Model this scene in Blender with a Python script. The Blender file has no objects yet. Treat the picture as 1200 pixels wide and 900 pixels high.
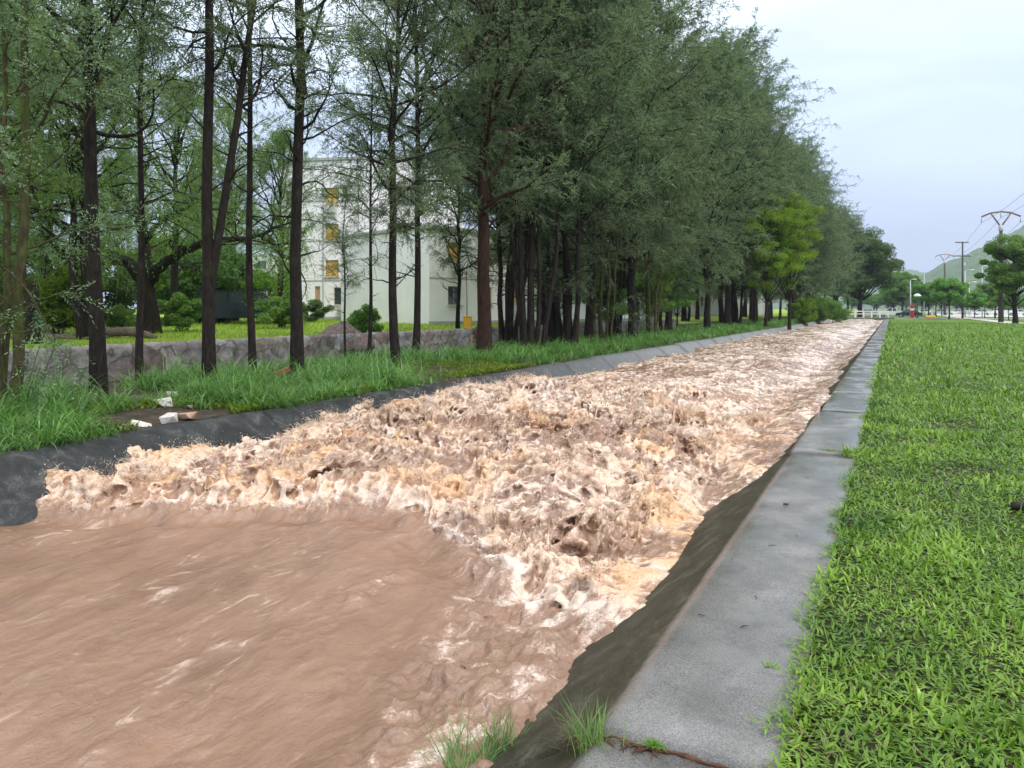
import bpy, math, random
import numpy as np
from mathutils import Vector, Matrix

S = bpy.context.scene
COL = S.collection
PI = math.pi
R = math.radians

# ------------------------------------------------------------------ camera
FPX = 880.0                      # focal length in pixels of the 1200 px wide photograph
HZ = 362.0                       # the horizon's row: the picture is framed low, verticals stay vertical
PITCH = 0.0
YAW = math.atan(445 / FPX)
CH = 1.6
cam_d = bpy.data.cameras.new('camera')
cam_d.sensor_width = 36.0
cam_d.lens = FPX / 1200 * 36.0
cam_d.shift_y = -(450 - HZ) / 1200
cam_d.clip_start = 0.05
cam_d.clip_end = 12000
cam = bpy.data.objects.new('camera', cam_d)
COL.objects.link(cam)
cam.location = (0, 0, CH)
cam.rotation_euler = (PI / 2 - PITCH, 0, YAW)
S.camera = cam

# ------------------------------------------------------------------ world, sun, exposure
SUN_EL, SUN_AZ = R(54), R(118)    # azimuth clockwise from +Y
w = bpy.data.worlds.new('World')
S.world = w
w.use_nodes = True
wt = w.node_tree
wt.nodes.clear()
def wn(t, **k):
    n = wt.nodes.new(t)
    for a, b in k.items(): setattr(n, a, b)
    return n
out = wn('ShaderNodeOutputWorld'); bg = wn('ShaderNodeBackground')
sky = wn('ShaderNodeTexSky', sky_type='NISHITA', sun_disc=False, sun_elevation=SUN_EL, sun_rotation=SUN_AZ,
         air_density=1.4, dust_density=2.0)
bg.inputs['Strength'].default_value = 0.12
tc = wn('ShaderNodeTexCoord'); sep = wn('ShaderNodeSeparateXYZ')
wt.links.new(tc.outputs['Generated'], sep.inputs[0])
# cloud layer: brighter towards the zenith, as an overcast sky is
mr = wn('ShaderNodeMapRange'); mr.inputs['From Min'].default_value = 0.0; mr.inputs['From Max'].default_value = 1.0
wt.links.new(sep.outputs['Z'], mr.inputs['Value'])
ramp = wn('ShaderNodeValToRGB')
wt.links.new(mr.outputs['Result'], ramp.inputs['Fac'])
e = ramp.color_ramp.elements
e[0].position = 0.0; e[0].color = (0.42, 0.52, 0.78, 1)
e[1].position = 1.0; e[1].color = (1.0, 1.0, 1.0, 1)
def el(p, c):
    q = ramp.color_ramp.elements.new(p); q.color = (*c, 1)
el(0.13, (0.46, 0.54, 0.80)); el(0.24, (0.52, 0.62, 0.84)); el(0.38, (0.70, 0.78, 0.86))
mp = wn('ShaderNodeMapping'); mp.inputs['Scale'].default_value = (1.6, 1.6, 4.5)
wt.links.new(tc.outputs['Generated'], mp.inputs['Vector'])
nz = wn('ShaderNodeTexNoise'); nz.inputs['Scale'].default_value = 1.7; nz.inputs['Detail'].default_value = 5; nz.inputs['Roughness'].default_value = 0.5
nz.inputs['Distortion'].default_value = 0.4
wt.links.new(mp.outputs[0], nz.inputs['Vector'])
nm = wn('ShaderNodeMapRange'); nm.inputs['From Min'].default_value = 0.3; nm.inputs['From Max'].default_value = 0.7
nm.inputs['To Min'].default_value = 0.80; nm.inputs['To Max'].default_value = 1.22
wt.links.new(nz.outputs['Fac'], nm.inputs['Value'])
vm = wn('ShaderNodeVectorMath', operation='SCALE')
wt.links.new(ramp.outputs['Color'], vm.inputs[0]); wt.links.new(nm.outputs['Result'], vm.inputs['Scale'])
gain = wn('ShaderNodeMapRange'); gain.inputs['From Min'].default_value = 0.30; gain.inputs['From Max'].default_value = 1.0
gain.inputs['To Min'].default_value = 10.0; gain.inputs['To Max'].default_value = 15.0
wt.links.new(sep.outputs['Z'], gain.inputs['Value'])
vm2 = wn('ShaderNodeVectorMath', operation='SCALE')
wt.links.new(vm.outputs[0], vm2.inputs[0]); wt.links.new(gain.outputs['Result'], vm2.inputs['Scale'])
mix = wn('ShaderNodeMix', data_type='RGBA'); mix.inputs[0].default_value = 0.88
wt.links.new(sky.outputs['Color'], mix.inputs[6]); wt.links.new(vm2.outputs[0], mix.inputs[7])
wt.links.new(mix.outputs[2], bg.inputs['Color']); wt.links.new(bg.outputs[0], out.inputs['Surface'])

sd = bpy.data.lights.new('sun', 'SUN'); sd.energy = 1.5; sd.angle = R(16); sd.color = (1.0, 0.95, 0.86)
sun = bpy.data.objects.new('sun', sd); COL.objects.link(sun)
sv = Vector((math.sin(SUN_AZ) * math.cos(SUN_EL), math.cos(SUN_AZ) * math.cos(SUN_EL), math.sin(SUN_EL)))
sun.rotation_euler = sv.to_track_quat('Z', 'Y').to_euler()
sun.location = (0, 0, 40)
S.view_settings.view_transform = 'Standard'
S.view_settings.look = 'None'
S.view_settings.exposure = 0.55
S.view_settings.gamma = 1.0
S.cycles.max_bounces = 6
S.cycles.diffuse_bounces = 3
S.cycles.glossy_bounces = 3
S.cycles.transmission_bounces = 3
S.cycles.transparent_max_bounces = 6
S.cycles.volume_bounces = 0
S.cycles.use_denoising = True
S.cycles.sample_clamp_indirect = 6

# ------------------------------------------------------------------ placing by depth
cy, sy = math.cos(YAW), math.sin(YAW)
cp, sp = math.cos(PITCH), math.sin(PITCH)
def W(u, v, d):
    """world point seen at photograph pixel u, v at horizontal depth d"""
    a = (u - 600) / FPX; b = (HZ - v) / FPX
    hf = cp + b * sp; zc = -sp + b * cp
    lat = d * a / hf
    return Vector((-d * sy + lat * cy, d * cy + lat * sy, CH + d * zc / hf))
def P(u, v, z=0.0):
    """ground point of height z under pixel u, v"""
    b = (HZ - v) / FPX
    hf = cp + b * sp; zc = -sp + b * cp
    return W(u, v, (z - CH) * hf / zc)
def at_x(u, X):
    """the Y of the point on column u whose world X is given"""
    a = (u - 600) / FPX * cp
    t = X / (-sy + cy * a)
    return t * (cy + sy * a)

# ------------------------------------------------------------------ materials
def mat(name, build, rough=0.8, spec=0.3):
    m = bpy.data.materials.new(name); m.use_nodes = True
    t = m.node_tree; b = t.nodes['Principled BSDF']
    b.inputs['Roughness'].default_value = rough
    b.inputs['Specular IOR Level'].default_value = spec
    class N:
        tree = t; bsdf = b
        def n(self, ty, **k):
            q = t.nodes.new(ty)
            for a, v in k.items():
                if a.startswith('i_'): q.inputs[a[2:].replace('_', ' ')].default_value = v
                else: setattr(q, a, v)
            return q
        def l(self, a, c): t.links.new(a, c)
        def coord(self, kind='Object', scale=(1, 1, 1), rot=(0, 0, 0)):
            c = self.n('ShaderNodeTexCoord'); mpp = self.n('ShaderNodeMapping')
            mpp.inputs['Scale'].default_value = scale; mpp.inputs['Rotation'].default_value = rot
            self.l(c.outputs[kind], mpp.inputs['Vector']); return mpp.outputs[0]
        def world(self, scale=(1, 1, 1)):
            c = self.n('ShaderNodeNewGeometry'); mpp = self.n('ShaderNodeMapping')
            mpp.inputs['Scale'].default_value = scale
            self.l(c.outputs['Position'], mpp.inputs['Vector']); return mpp.outputs[0]
        def noise(self, vec, scale, detail=4, rough=0.55, dist=0.0):
            q = self.n('ShaderNodeTexNoise')
            q.inputs['Scale'].default_value = scale; q.inputs['Detail'].default_value = detail
            q.inputs['Roughness'].default_value = rough; q.inputs['Distortion'].default_value = dist
            self.l(vec, q.inputs['Vector']); return q.outputs['Fac']
        def ramp(self, fac, stops):
            q = self.n('ShaderNodeValToRGB'); els = q.color_ramp.elements
            while len(els) < len(stops): els.new(0.5)
            for k, (p_, c_) in enumerate(stops):
                els[k].position = p_; els[k].color = (*c_, 1) if len(c_) == 3 else c_
            self.l(fac, q.inputs['Fac']); return q.outputs['Color']
        def mixc(self, f, a, c, mode='MIX'):
            q = self.n('ShaderNodeMix', data_type='RGBA', blend_type=mode)
            for s_, v_ in ((0, f), (6, a), (7, c)):
                if isinstance(v_, (float, int)): q.inputs[s_].default_value = v_
                elif isinstance(v_, tuple): q.inputs[s_].default_value = (*v_, 1)
                else: self.l(v_, q.inputs[s_])
            return q.outputs[2]
        def math(self, op, a, c=0.0, clamp=False):
            q = self.n('ShaderNodeMath', operation=op, use_clamp=clamp)
            for s_, v_ in ((0, a), (1, c)):
                if isinstance(v_, (float, int)): q.inputs[s_].default_value = v_
                else: self.l(v_, q.inputs[s_])
            return q.outputs[0]
        def maprange(self, v_, a, b_, c, d):
            q = self.n('ShaderNodeMapRange')
            self.l(v_, q.inputs['Value'])
            for s_, x in zip(('From Min', 'From Max', 'To Min', 'To Max'), (a, b_, c, d)): q.inputs[s_].default_value = x
            return q.outputs['Result']
        def bump(self, h, dist=0.02, strength=1.0, normal=None):
            q = self.n('ShaderNodeBump'); q.inputs['Strength'].default_value = strength; q.inputs['Distance'].default_value = dist
            self.l(h, q.inputs['Height'])
            if normal: self.l(normal, q.inputs['Normal'])
            return q.outputs['Normal']
        def attr(self, nm_):
            q = self.n('ShaderNodeAttribute', attribute_name=nm_); return q.outputs['Fac']
        def base(self, c): self.l(c, b.inputs['Base Color'])
        def normal(self, c): self.l(c, b.inputs['Normal'])
        def rough(self, c): self.l(c, b.inputs['Roughness'])
    build(N()); return m

def plain(name, c, rough=0.6, spec=0.3, var=0.12, scale=6.0, metal=0.0):
    def f(n):
        v = n.noise(n.coord(), scale, 5)
        lo = tuple(x * (1 - var) for x in c); hi = tuple(min(1, x * (1 + var)) for x in c)
        n.base(n.ramp(v, [(0.3, lo), (0.7, hi)]))
        n.normal(n.bump(n.noise(n.coord(), scale * 5, 3), 0.004, 0.4))
        n.bsdf.inputs['Metallic'].default_value = metal
    return mat(name, f, rough, spec)

def leaf_mat(name, dark, light, trans=0.35, spot=1.6, rough=0.55, tip=None):
    """leaf surface: colour varies leaf by leaf, clump by clump and tree by tree"""
    m = bpy.data.materials.new(name); m.use_nodes = True
    t = m.node_tree; t.nodes.clear()
    N = t.nodes.new; L = t.links.new
    o = N('ShaderNodeOutputMaterial'); mx = N('ShaderNodeMixShader'); tr = N('ShaderNodeBsdfTranslucent')
    p = N('ShaderNodeBsdfPrincipled'); p.inputs['Roughness'].default_value = rough; p.inputs['Specular IOR Level'].default_value = 0.25
    g = N('ShaderNodeNewGeometry'); oi = N('ShaderNodeObjectInfo')
    ns = N('ShaderNodeTexNoise'); ns.inputs['Scale'].default_value = spot; ns.inputs['Detail'].default_value = 3
    L(g.outputs['Position'], ns.inputs['Vector'])
    a = N('ShaderNodeMath'); a.operation = 'MULTIPLY_ADD'; a.inputs[1].default_value = 0.45
    L(g.outputs['Random Per Island'], a.inputs[0])
    s = N('ShaderNodeMapRange'); s.inputs['From Min'].default_value = 0.3; s.inputs['From Max'].default_value = 0.7
    s.inputs['To Min'].default_value = -0.05; s.inputs['To Max'].default_value = 0.55
    L(ns.outputs['Fac'], s.inputs['Value']); L(s.outputs['Result'], a.inputs[2])
    r = N('ShaderNodeMix'); r.data_type = 'RGBA'; L(a.outputs[0], r.inputs[0])
    r.inputs[6].default_value = (*dark, 1); r.inputs[7].default_value = (*light, 1)
    hs = N('ShaderNodeHueSaturation')
    hm = N('ShaderNodeMapRange'); hm.inputs['To Min'].default_value = 0.475; hm.inputs['To Max'].default_value = 0.515
    L(oi.outputs['Random'], hm.inputs['Value']); L(hm.outputs['Result'], hs.inputs['Hue'])
    vmn = N('ShaderNodeMapRange'); vmn.inputs['To Min'].default_value = 0.8; vmn.inputs['To Max'].default_value = 1.2
    L(oi.outputs['Random'], vmn.inputs['Value']); L(vmn.outputs['Result'], hs.inputs['Value'])
    L(r.outputs[2], hs.inputs['Color'])
    L(hs.outputs[0], p.inputs['Base Color'])
    tg = N('ShaderNodeMix'); tg.data_type = 'RGBA'; tg.blend_type = 'MULTIPLY'; tg.inputs[0].default_value = 1.0
    tg.inputs[7].default_value = (1.15, 1.25, 0.6, 1); L(hs.outputs[0], tg.inputs[6]); L(tg.outputs[2], tr.inputs['Color'])
    mx.inputs[0].default_value = trans
    L(p.outputs[0], mx.inputs[1]); L(tr.outputs[0], mx.inputs[2]); L(mx.outputs[0], o.inputs['Surface'])
    return m

M = {}
M['feather'] = leaf_mat('feathery foliage', (0.034, 0.072, 0.034), (0.28, 0.37, 0.22), 0.36)
M['feather_pale'] = leaf_mat('pale feathery foliage', (0.07, 0.14, 0.045), (0.24, 0.36, 0.13), 0.42)
M['broad'] = leaf_mat('broad leaf foliage', (0.03, 0.085, 0.020), (0.11, 0.22, 0.05), 0.32)
M['lime_tree'] = leaf_mat('yellow-green foliage', (0.08, 0.18, 0.015), (0.30, 0.45, 0.05), 0.42)
M['lime'] = leaf_mat('lime foliage', (0.07, 0.16, 0.012), (0.20, 0.34, 0.03), 0.40)
M['lawn_tree'] = leaf_mat('lawn tree foliage', (0.07, 0.17, 0.035), (0.22, 0.40, 0.09), 0.40)
M['blade'] = leaf_mat('lawn grass blades', (0.036, 0.105, 0.012), (0.27, 0.42, 0.055), 0.28, 1.4, 0.25)
M['long_grass'] = leaf_mat('long bank grass', (0.025, 0.085, 0.016), (0.25, 0.44, 0.13), 0.35, 2.6, 0.3)
M['dry'] = leaf_mat('dry grass', (0.10, 0.07, 0.035), (0.30, 0.22, 0.12), 0.15)

def f_bark(n):
    v = n.coord(scale=(1, 1, 0.22))
    a = n.noise(v, 22, 6, 0.65, 0.5); c = n.noise(n.coord(), 1.6, 4)
    col = n.ramp(a, [(0.3, (0.006, 0.004, 0.003)), (0.55, (0.020, 0.014, 0.011)), (0.75, (0.062, 0.045, 0.034))])
    col = n.mixc(n.maprange(c, 0.55, 0.75, 0, 0.55), col, (0.055, 0.065, 0.022))
    n.base(col); n.normal(n.bump(a, 0.03, 1.0))
M['bark'] = mat('dark wet bark', f_bark, 0.85, 0.25)
def f_moss(n):
    v = n.coord(scale=(1, 1, 0.25)); a = n.noise(v, 18, 6, 0.6, 0.4); c = n.noise(n.coord(), 2.5, 4)
    col = n.mixc(n.maprange(c, 0.38, 0.6, 0, 1), n.ramp(a, [(0.3, (0.03, 0.02, 0.012)), (0.7, (0.10, 0.075, 0.045))]), n.ramp(a, [(0.3, (0.03, 0.045, 0.01)), (0.7, (0.10, 0.13, 0.03))]))
    n.base(col); n.normal(n.bump(a, 0.02, 1.0))
M['moss_bark'] = mat('mossy bark', f_moss, 0.9, 0.2)
def f_rbark(n):
    v = n.coord(scale=(1, 1, 0.22)); a = n.noise(v, 20, 6, 0.65, 0.5)
    n.base(n.ramp(a, [(0.3, (0.012, 0.007, 0.005)), (0.7, (0.070, 0.036, 0.024))])); n.normal(n.bump(a, 0.03, 1.0))
M['red_bark'] = mat('reddish bark', f_rbark, 0.85, 0.2)

# ------------------------------------------------------------------ mesh helpers
def link(name, me, parent=None, m=None, loc=None):
    o = bpy.data.objects.new(name, me); COL.objects.link(o)
    if m is not None:
        for q in (m if isinstance(m, (list, tuple)) else [m]): me.materials.append(q)
    if parent is not None: o.parent = parent
    if loc is not None: o.location = loc
    return o
def np_mesh(name, V, F, smooth=False, mi=None):
    """V (n,3), F (m,k) with k = 3 or 4"""
    me = bpy.data.meshes.new(name); V = np.ascontiguousarray(V, np.float32); F = np.ascontiguousarray(F, np.int32)
    k = F.shape[1]
    me.vertices.add(len(V)); me.vertices.foreach_set('co', V.ravel())
    me.loops.add(F.size); me.loops.foreach_set('vertex_index', F.ravel())
    me.polygons.add(len(F)); me.polygons.foreach_set('loop_start', np.arange(0, F.size, k, dtype=np.int32))
    if smooth: me.polygons.foreach_set('use_smooth', np.ones(len(F), bool))
    if mi is not None: me.polygons.foreach_set('material_index', np.ascontiguousarray(mi, np.int32))
    me.update(calc_edges=True); return me
def tag(o, label=None, cat=None, group=None, kind=None):
    if label: o['label'] = label
    if cat: o['category'] = cat
    if group: o['group'] = group
    if kind: o['kind'] = kind
    return o
def empty(name, loc=(0, 0, 0), rz=0.0):
    o = bpy.data.objects.new(name, None); COL.objects.link(o); o.location = loc; o.rotation_euler.z = rz
    o.empty_display_size = 0.2; return o
def copy_tree(o, parent=None):
    c = o.copy(); COL.objects.link(c)
    if parent is not None: c.parent = parent
    for ch in [x for x in o.children]: copy_tree(ch, c)
    return c

class MB:
    def __init__(s): s.v = []; s.f = []
    def add(s, vs, fs):
        k = len(s.v); s.v += [tuple(x) for x in vs]; s.f += [tuple(i + k for i in q) for q in fs]; return s
    def box(s, c, d, rz=0.0, bev=0.0, rx=0.0, ry=0.0):
        hx, hy, hz = d[0] / 2, d[1] / 2, d[2] / 2
        mt = Matrix.Rotation(rz, 3, 'Z') @ Matrix.Rotation(ry, 3, 'Y') @ Matrix.Rotation(rx, 3, 'X'); c = Vector(c)
        if bev <= 0:
            vs = [c + mt @ Vector((x, y, z)) for z in (-hz, hz) for x, y in ((-hx, -hy), (hx, -hy), (hx, hy), (-hx, hy))]
            return s.add(vs, [(3, 2, 1, 0), (4, 5, 6, 7), (0, 1, 5, 4), (1, 2, 6, 5), (2, 3, 7, 6), (3, 0, 4, 7)])
        b = min(bev, hx * .9, hy * .9, hz * .9)
        vs = []; ring = [(-hx + b, -hy), (hx - b, -hy), (hx, -hy + b), (hx, hy - b), (hx - b, hy), (-hx + b, hy), (-hx, hy - b), (-hx, -hy + b)]
        inn = [(-hx + b, -hy + b), (hx - b, -hy + b), (hx - b, -hy + b), (hx - b, hy - b), (hx - b, hy - b), (-hx + b, hy - b), (-hx + b, hy - b), (-hx + b, -hy + b)]
        for z in (-hz + b, hz - b): vs += [c + mt @ Vector((x, y, z)) for x, y in ring]
        q = [(-hx + b, -hy + b), (hx - b, -hy + b), (hx - b, hy - b), (-hx + b, hy - b)]
        for z in (-hz, hz): vs += [c + mt @ Vector((x, y, z)) for x, y in q]
        fs = [(i, (i + 1) % 8, 8 + (i + 1) % 8, 8 + i) for i in range(8)]
        cor = [0, 0, 1, 1, 2, 2, 3, 3]
        cor = [0, 1, 1, 2, 2, 3, 3, 0]
        for i in range(8):
            a, b2 = cor[i], cor[(i + 1) % 8]
            if a == b2:
                fs.append((8 + i, 8 + (i + 1) % 8, 20 + a)); fs.append(((i + 1) % 8, i, 16 + a))
            else:
                fs.append((8 + i, 8 + (i + 1) % 8, 20 + b2, 20 + a)); fs.append(((i + 1) % 8, i, 16 + a, 16 + b2))
        fs += [(20, 21, 22, 23), (19, 18, 17, 16)]
        return s.add(vs, fs)
    def tube(s, pts, rad, n=8, cap=True):
        pts = [Vector(p) for p in pts]; m = len(pts)
        if not hasattr(rad, '__len__'): rad = [rad] * m
        ref = Vector((0.13, 0.97, 0.2)).normalized(); vs = []
        for i, p in enumerate(pts):
            t = (pts[min(i + 1, m - 1)] - pts[max(i - 1, 0)]).normalized()
            if abs(t.dot(ref)) > 0.95: ref = Vector((0.97, 0.1, 0.2)).normalized()
            a = t.cross(ref).normalized(); b = t.cross(a)
            for k in range(n):
                an = 2 * PI * k / n; vs.append(p + (a * math.cos(an) + b * math.sin(an)) * rad[i])
        fs = [(i * n + k, i * n + (k + 1) % n, (i + 1) * n + (k + 1) % n, (i + 1) * n + k) for i in range(m - 1) for k in range(n)]
        if cap: fs += [tuple(range(n))[::-1], tuple((m - 1) * n + k for k in range(n))]
        return s.add(vs, fs)
    def lathe(s, c, prof, n=16):
        c = Vector(c); vs = []
        for r, z in prof:
            for k in range(n):
                an = 2 * PI * k / n; vs.append(c + Vector((r * math.cos(an), r * math.sin(an), z)))
        m = len(prof)
        fs = [(i * n + k, i * n + (k + 1) % n, (i + 1) * n + (k + 1) % n, (i + 1) * n + k) for i in range(m - 1) for k in range(n)]
        fs += [tuple(range(n))[::-1], tuple((m - 1) * n + k for k in range(n))]
        return s.add(vs, fs)
    def prism(s, outline, y0, y1):
        """outline in x,z extruded along y"""
        n = len(outline)
        vs = [(x, y0, z) for x, z in outline] + [(x, y1, z) for x, z in outline]
        fs = [(i, (i + 1) % n, n + (i + 1) % n, n + i) for i in range(n)] + [tuple(range(n))[::-1], tuple(range(n, 2 * n))]
        return s.add(vs, fs)
    def build(s, name, m, parent=None, smooth=False, loc=None):
        me = bpy.data.meshes.new(name); me.from_pydata(s.v, [], s.f); me.update()
        if smooth: me.polygons.foreach_set('use_smooth', [True] * len(me.polygons))
        return link(name, me, parent, m, loc)

# ------------------------------------------------------------------ numeric noise
_rs = np.random.RandomState(11)
TAB = _rs.rand(64, 64, 64).astype(np.float32)
TABf = TAB.ravel()
def vnoise(x, y, z, off=0.0):
    x = x + np.float32(off * 3.7 + 31.3); y = y + np.float32(off * 1.9 + 17.7); z = z + np.float32(off * 5.1 + 9.1)
    xi = np.floor(x).astype(np.int32); yi = np.floor(y).astype(np.int32); zi = np.floor(z).astype(np.int32)
    fx = (x - xi).astype(np.float32); fy = (y - yi).astype(np.float32); fz = (z - zi).astype(np.float32)
    fx = fx * fx * (3 - 2 * fx); fy = fy * fy * (3 - 2 * fy); fz = fz * fz * (3 - 2 * fz)
    xi0 = (xi & 63) << 12; xi1 = ((xi + 1) & 63) << 12; yi0 = (yi & 63) << 6; yi1 = ((yi + 1) & 63) << 6; zi0 = zi & 63; zi1 = (zi + 1) & 63
    def g(a, b, c): return TABf[a + b + c]
    c00 = g(xi0, yi0, zi0) * (1 - fx) + g(xi1, yi0, zi0) * fx
    c10 = g(xi0, yi1, zi0) * (1 - fx) + g(xi1, yi1, zi0) * fx
    c01 = g(xi0, yi0, zi1) * (1 - fx) + g(xi1, yi0, zi1) * fx
    c11 = g(xi0, yi1, zi1) * (1 - fx) + g(xi1, yi1, zi1) * fx
    return (c00 * (1 - fy) + c10 * fy) * (1 - fz) + (c01 * (1 - fy) + c11 * fy) * fz - 0.5
def n2(x, y, off=0.0):
    return vnoise(x, y, np.zeros_like(x) + 0.37, off)
def fbm2(x, y, off=0.0, o=4):
    r = 0; a = 1.0
    for k in range(o): r = r + a * n2(x * 2 ** k, y * 2 ** k, off + k); a *= 0.5
    return r
def sstep(a, b, x):
    t = np.clip((x - a) / (b - a), 0, 1); return t * t * (3 - 2 * t)

XL, XR = -8.4, -1.0              # canal lips
YEND = 133.0
exec_parts = []
# ================================================================== GROUND
def bank_z(x, y):
    t = np.clip((-x - 8.6) / 5.0, 0, 1)
    return 0.03 + 0.17 * t + 0.05 * fbm2(x * 0.9, y * 0.9, 3.0) * np.clip((-x - 8.6) / 0.8, 0, 1)
def ground_z(x, y):
    x = np.asarray(x, np.float64); y = np.asarray(y, np.float64)
    left = 0.50 + np.clip((-x - 14) / 40, 0, 1) * 0.35 + 0.04 * fbm2(x * 0.3, y * 0.3, 8)
    right = 0.0 + 0.03 * fbm2(x * 0.6, y * 0.6, 5) * np.clip((x + 0.3) / 1.0, 0, 1)
    z = np.where(x < -13.72, left, np.where(x < -8.55, bank_z(x, y), right))
    return z
gx = [-4000, -1200, -500, -250, -140, -95, -70, -56] + list(np.arange(-50, -14.4, 2.0)) + [-13.95, -13.73, -13.70] + list(np.arange(-13.4, -8.9, 0.35)) + [-8.62, -8.60, -0.345, -0.34, 0.0] + list(np.arange(0.4, 6, 0.4)) + list(np.arange(7, 30, 2.0)) + [40, 60, 90, 140, 250, 500, 1200, 4000]
gy = [-60, -20, -8] + list(np.arange(-5, 30, 0.4)) + list(np.arange(30.5, 60, 1.5)) + list(np.arange(62, 131, 4.0)) + [132.98, 133.0, 136, 141, 147, 155, 170, 200, 260, 400, 700, 1300, 2500, 5000]
GX, GY = np.meshgrid(np.array(gx, float), np.array(gy, float), indexing='ij')
GZ = ground_z(GX, GY)
tr = (GX >= -8.601) & (GX <= -0.3449) & (GY < 132.99)
GZ[tr] = -1.7
ny_ = len(gy); idx = np.arange(GX.size).reshape(GX.shape)
F = np.stack([idx[:-1, :-1], idx[1:, :-1], idx[1:, 1:], idx[:-1, 1:]], -1).reshape(-1, 4)
cxm = GX[:-1, :-1].ravel(); mi = np.where(cxm < -13.8, 1, np.where(cxm < -8.5, 2, 0)); mi = np.where((cxm >= -8.61) & (cxm < -0.344), 2, mi)
mi = np.where((GY[:-1, :-1].ravel() > 132.9) & (mi == 2), 0, mi)
def f_lawn(n):
    p = n.world(); a = n.noise(p, 0.35, 5); b = n.noise(p, 9, 4, 0.65); c = n.noise(p, 60, 3, 0.7)
    col = n.ramp(b, [(0.3, (0.045, 0.11, 0.012)), (0.7, (0.14, 0.27, 0.03))])
    col = n.mixc(n.maprange(a, 0.4, 0.62, 0, 0.6), col, (0.19, 0.30, 0.045))
    col = n.mixc(n.maprange(c, 0.3, 0.62, 0.6, 0.0), col, (0.03, 0.045, 0.012))
    g_ = n.n('ShaderNodeNewGeometry'); s_ = n.n('ShaderNodeSeparateXYZ'); n.l(g_.outputs['Position'], s_.inputs[0])
    thatch = n.ramp(b, [(0.35, (0.022, 0.034, 0.010)), (0.7, (0.075, 0.085, 0.03))])
    col = n.mixc(n.maprange(s_.outputs['Y'], 9, 40, 1, 0), col, thatch)
    n.base(col); n.normal(n.bump(c, 0.03, 1.0, n.bump(b, 0.05, 0.8)))
def f_lawn_left(n):
    p = n.world(); a = n.noise(p, 0.5, 5); b = n.noise(p, 7, 4, 0.65)
    col = n.ramp(b, [(0.3, (0.16, 0.27, 0.02)), (0.7, (0.30, 0.42, 0.045))])
    col = n.mixc(n.maprange(a, 0.45, 0.7, 0, 0.5), col, (0.22, 0.22, 0.09))
    n.base(col); n.normal(n.bump(b, 0.06, 1.0))
def f_soil(n):
    p = n.world(); a = n.noise(p, 3, 6, 0.65); b = n.noise(p, 30, 4, 0.7)
    col = n.ramp(a, [(0.3, (0.022, 0.016, 0.011)), (0.6, (0.075, 0.055, 0.040)), (0.75, (0.14, 0.11, 0.08))])
    col = n.mixc(n.maprange(b, 0.62, 0.72, 0, 0.7), col, (0.24, 0.19, 0.14))
    n.base(col); n.normal(n.bump(b, 0.03, 1.0, n.bump(a, 0.06, 0.8)))
M['lawn'] = mat('lawn ground', f_lawn, 0.9, 0.2)
M['lawn_left'] = mat('far lawn ground', f_lawn_left, 0.9, 0.2)
M['soil'] = mat('wet soil with litter', f_soil, 0.75, 0.3)
g = link('ground', np_mesh('ground', np.stack([GX, GY, GZ], -1).reshape(-1, 3), F, True, mi), None, [M['lawn'], M['lawn_left'], M['soil']])
tag(g, kind='structure')

# ------------------------------------------------------------------ canal lining
def f_conc(n):
    p = n.world(); g_ = n.n('ShaderNodeNewGeometry'); s_ = n.n('ShaderNodeSeparateXYZ'); n.l(g_.outputs['Position'], s_.inputs[0])
    grit = n.noise(p, 160, 3, 0.7); a = n.noise(p, 2.3, 6, 0.6, 0.3); b = n.noise(p, 14, 5, 0.6)
    top = n.ramp(a, [(0.25, (0.13, 0.125, 0.12)), (0.5, (0.205, 0.20, 0.195)), (0.75, (0.29, 0.285, 0.275))])
    top = n.mixc(n.maprange(b, 0.55, 0.75, 0, 0.4), top, (0.085, 0.082, 0.074))
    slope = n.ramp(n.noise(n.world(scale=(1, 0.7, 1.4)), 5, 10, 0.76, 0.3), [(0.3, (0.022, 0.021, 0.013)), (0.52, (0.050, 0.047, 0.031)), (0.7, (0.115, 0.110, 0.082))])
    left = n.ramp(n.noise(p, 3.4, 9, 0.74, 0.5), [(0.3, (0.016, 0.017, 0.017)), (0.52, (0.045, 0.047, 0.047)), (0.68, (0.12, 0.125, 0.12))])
    wob = n.math('MULTIPLY', n.math('SUBTRACT', b, 0.5), 0.05)
    xx = n.math('ADD', s_.outputs['X'], wob)
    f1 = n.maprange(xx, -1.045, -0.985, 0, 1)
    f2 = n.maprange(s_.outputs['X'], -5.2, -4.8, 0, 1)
    # the far stretch of the left side is mixed to a paler grey
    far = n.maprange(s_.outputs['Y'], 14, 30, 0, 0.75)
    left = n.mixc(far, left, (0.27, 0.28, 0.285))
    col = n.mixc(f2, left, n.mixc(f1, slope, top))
    dark = n.maprange(grit, 0.33, 0.67, 0.50, 1.5)
    col = n.mixc(1.0, col, dark, 'MULTIPLY')
    # water marks: joints and low spots stay wet
    wet = n.maprange(n.noise(n.world(scale=(1, 0.45, 1)), 1.5, 5, 0.55), 0.42, 0.56, 0.26, 0.04)
    col = n.mixc(n.math('MULTIPLY', n.maprange(wet, 0.26, 0.04, 0, 0.45), f1), col, (0.05, 0.05, 0.045))
    n.base(col)
    n.rough(n.math('MAXIMUM', wet, n.maprange(f1, 0, 1, 0.55, 0.0)))
    n.l(n.maprange(f1, 0, 1, 0.12, 0.6), n.bsdf.inputs['Specular IOR Level'])
    gr2 = n.math('MULTIPLY', n.math('SUBTRACT', grit, 0.5), n.maprange(wet, 0.1, 0.42, 0.18, 1.0))
    n.normal(n.bump(gr2, 0.009, 1.0, n.bump(a, 0.01, 0.5)))
M['concrete'] = mat('wet canal concrete', f_conc, 0.3, 0.5)
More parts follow.
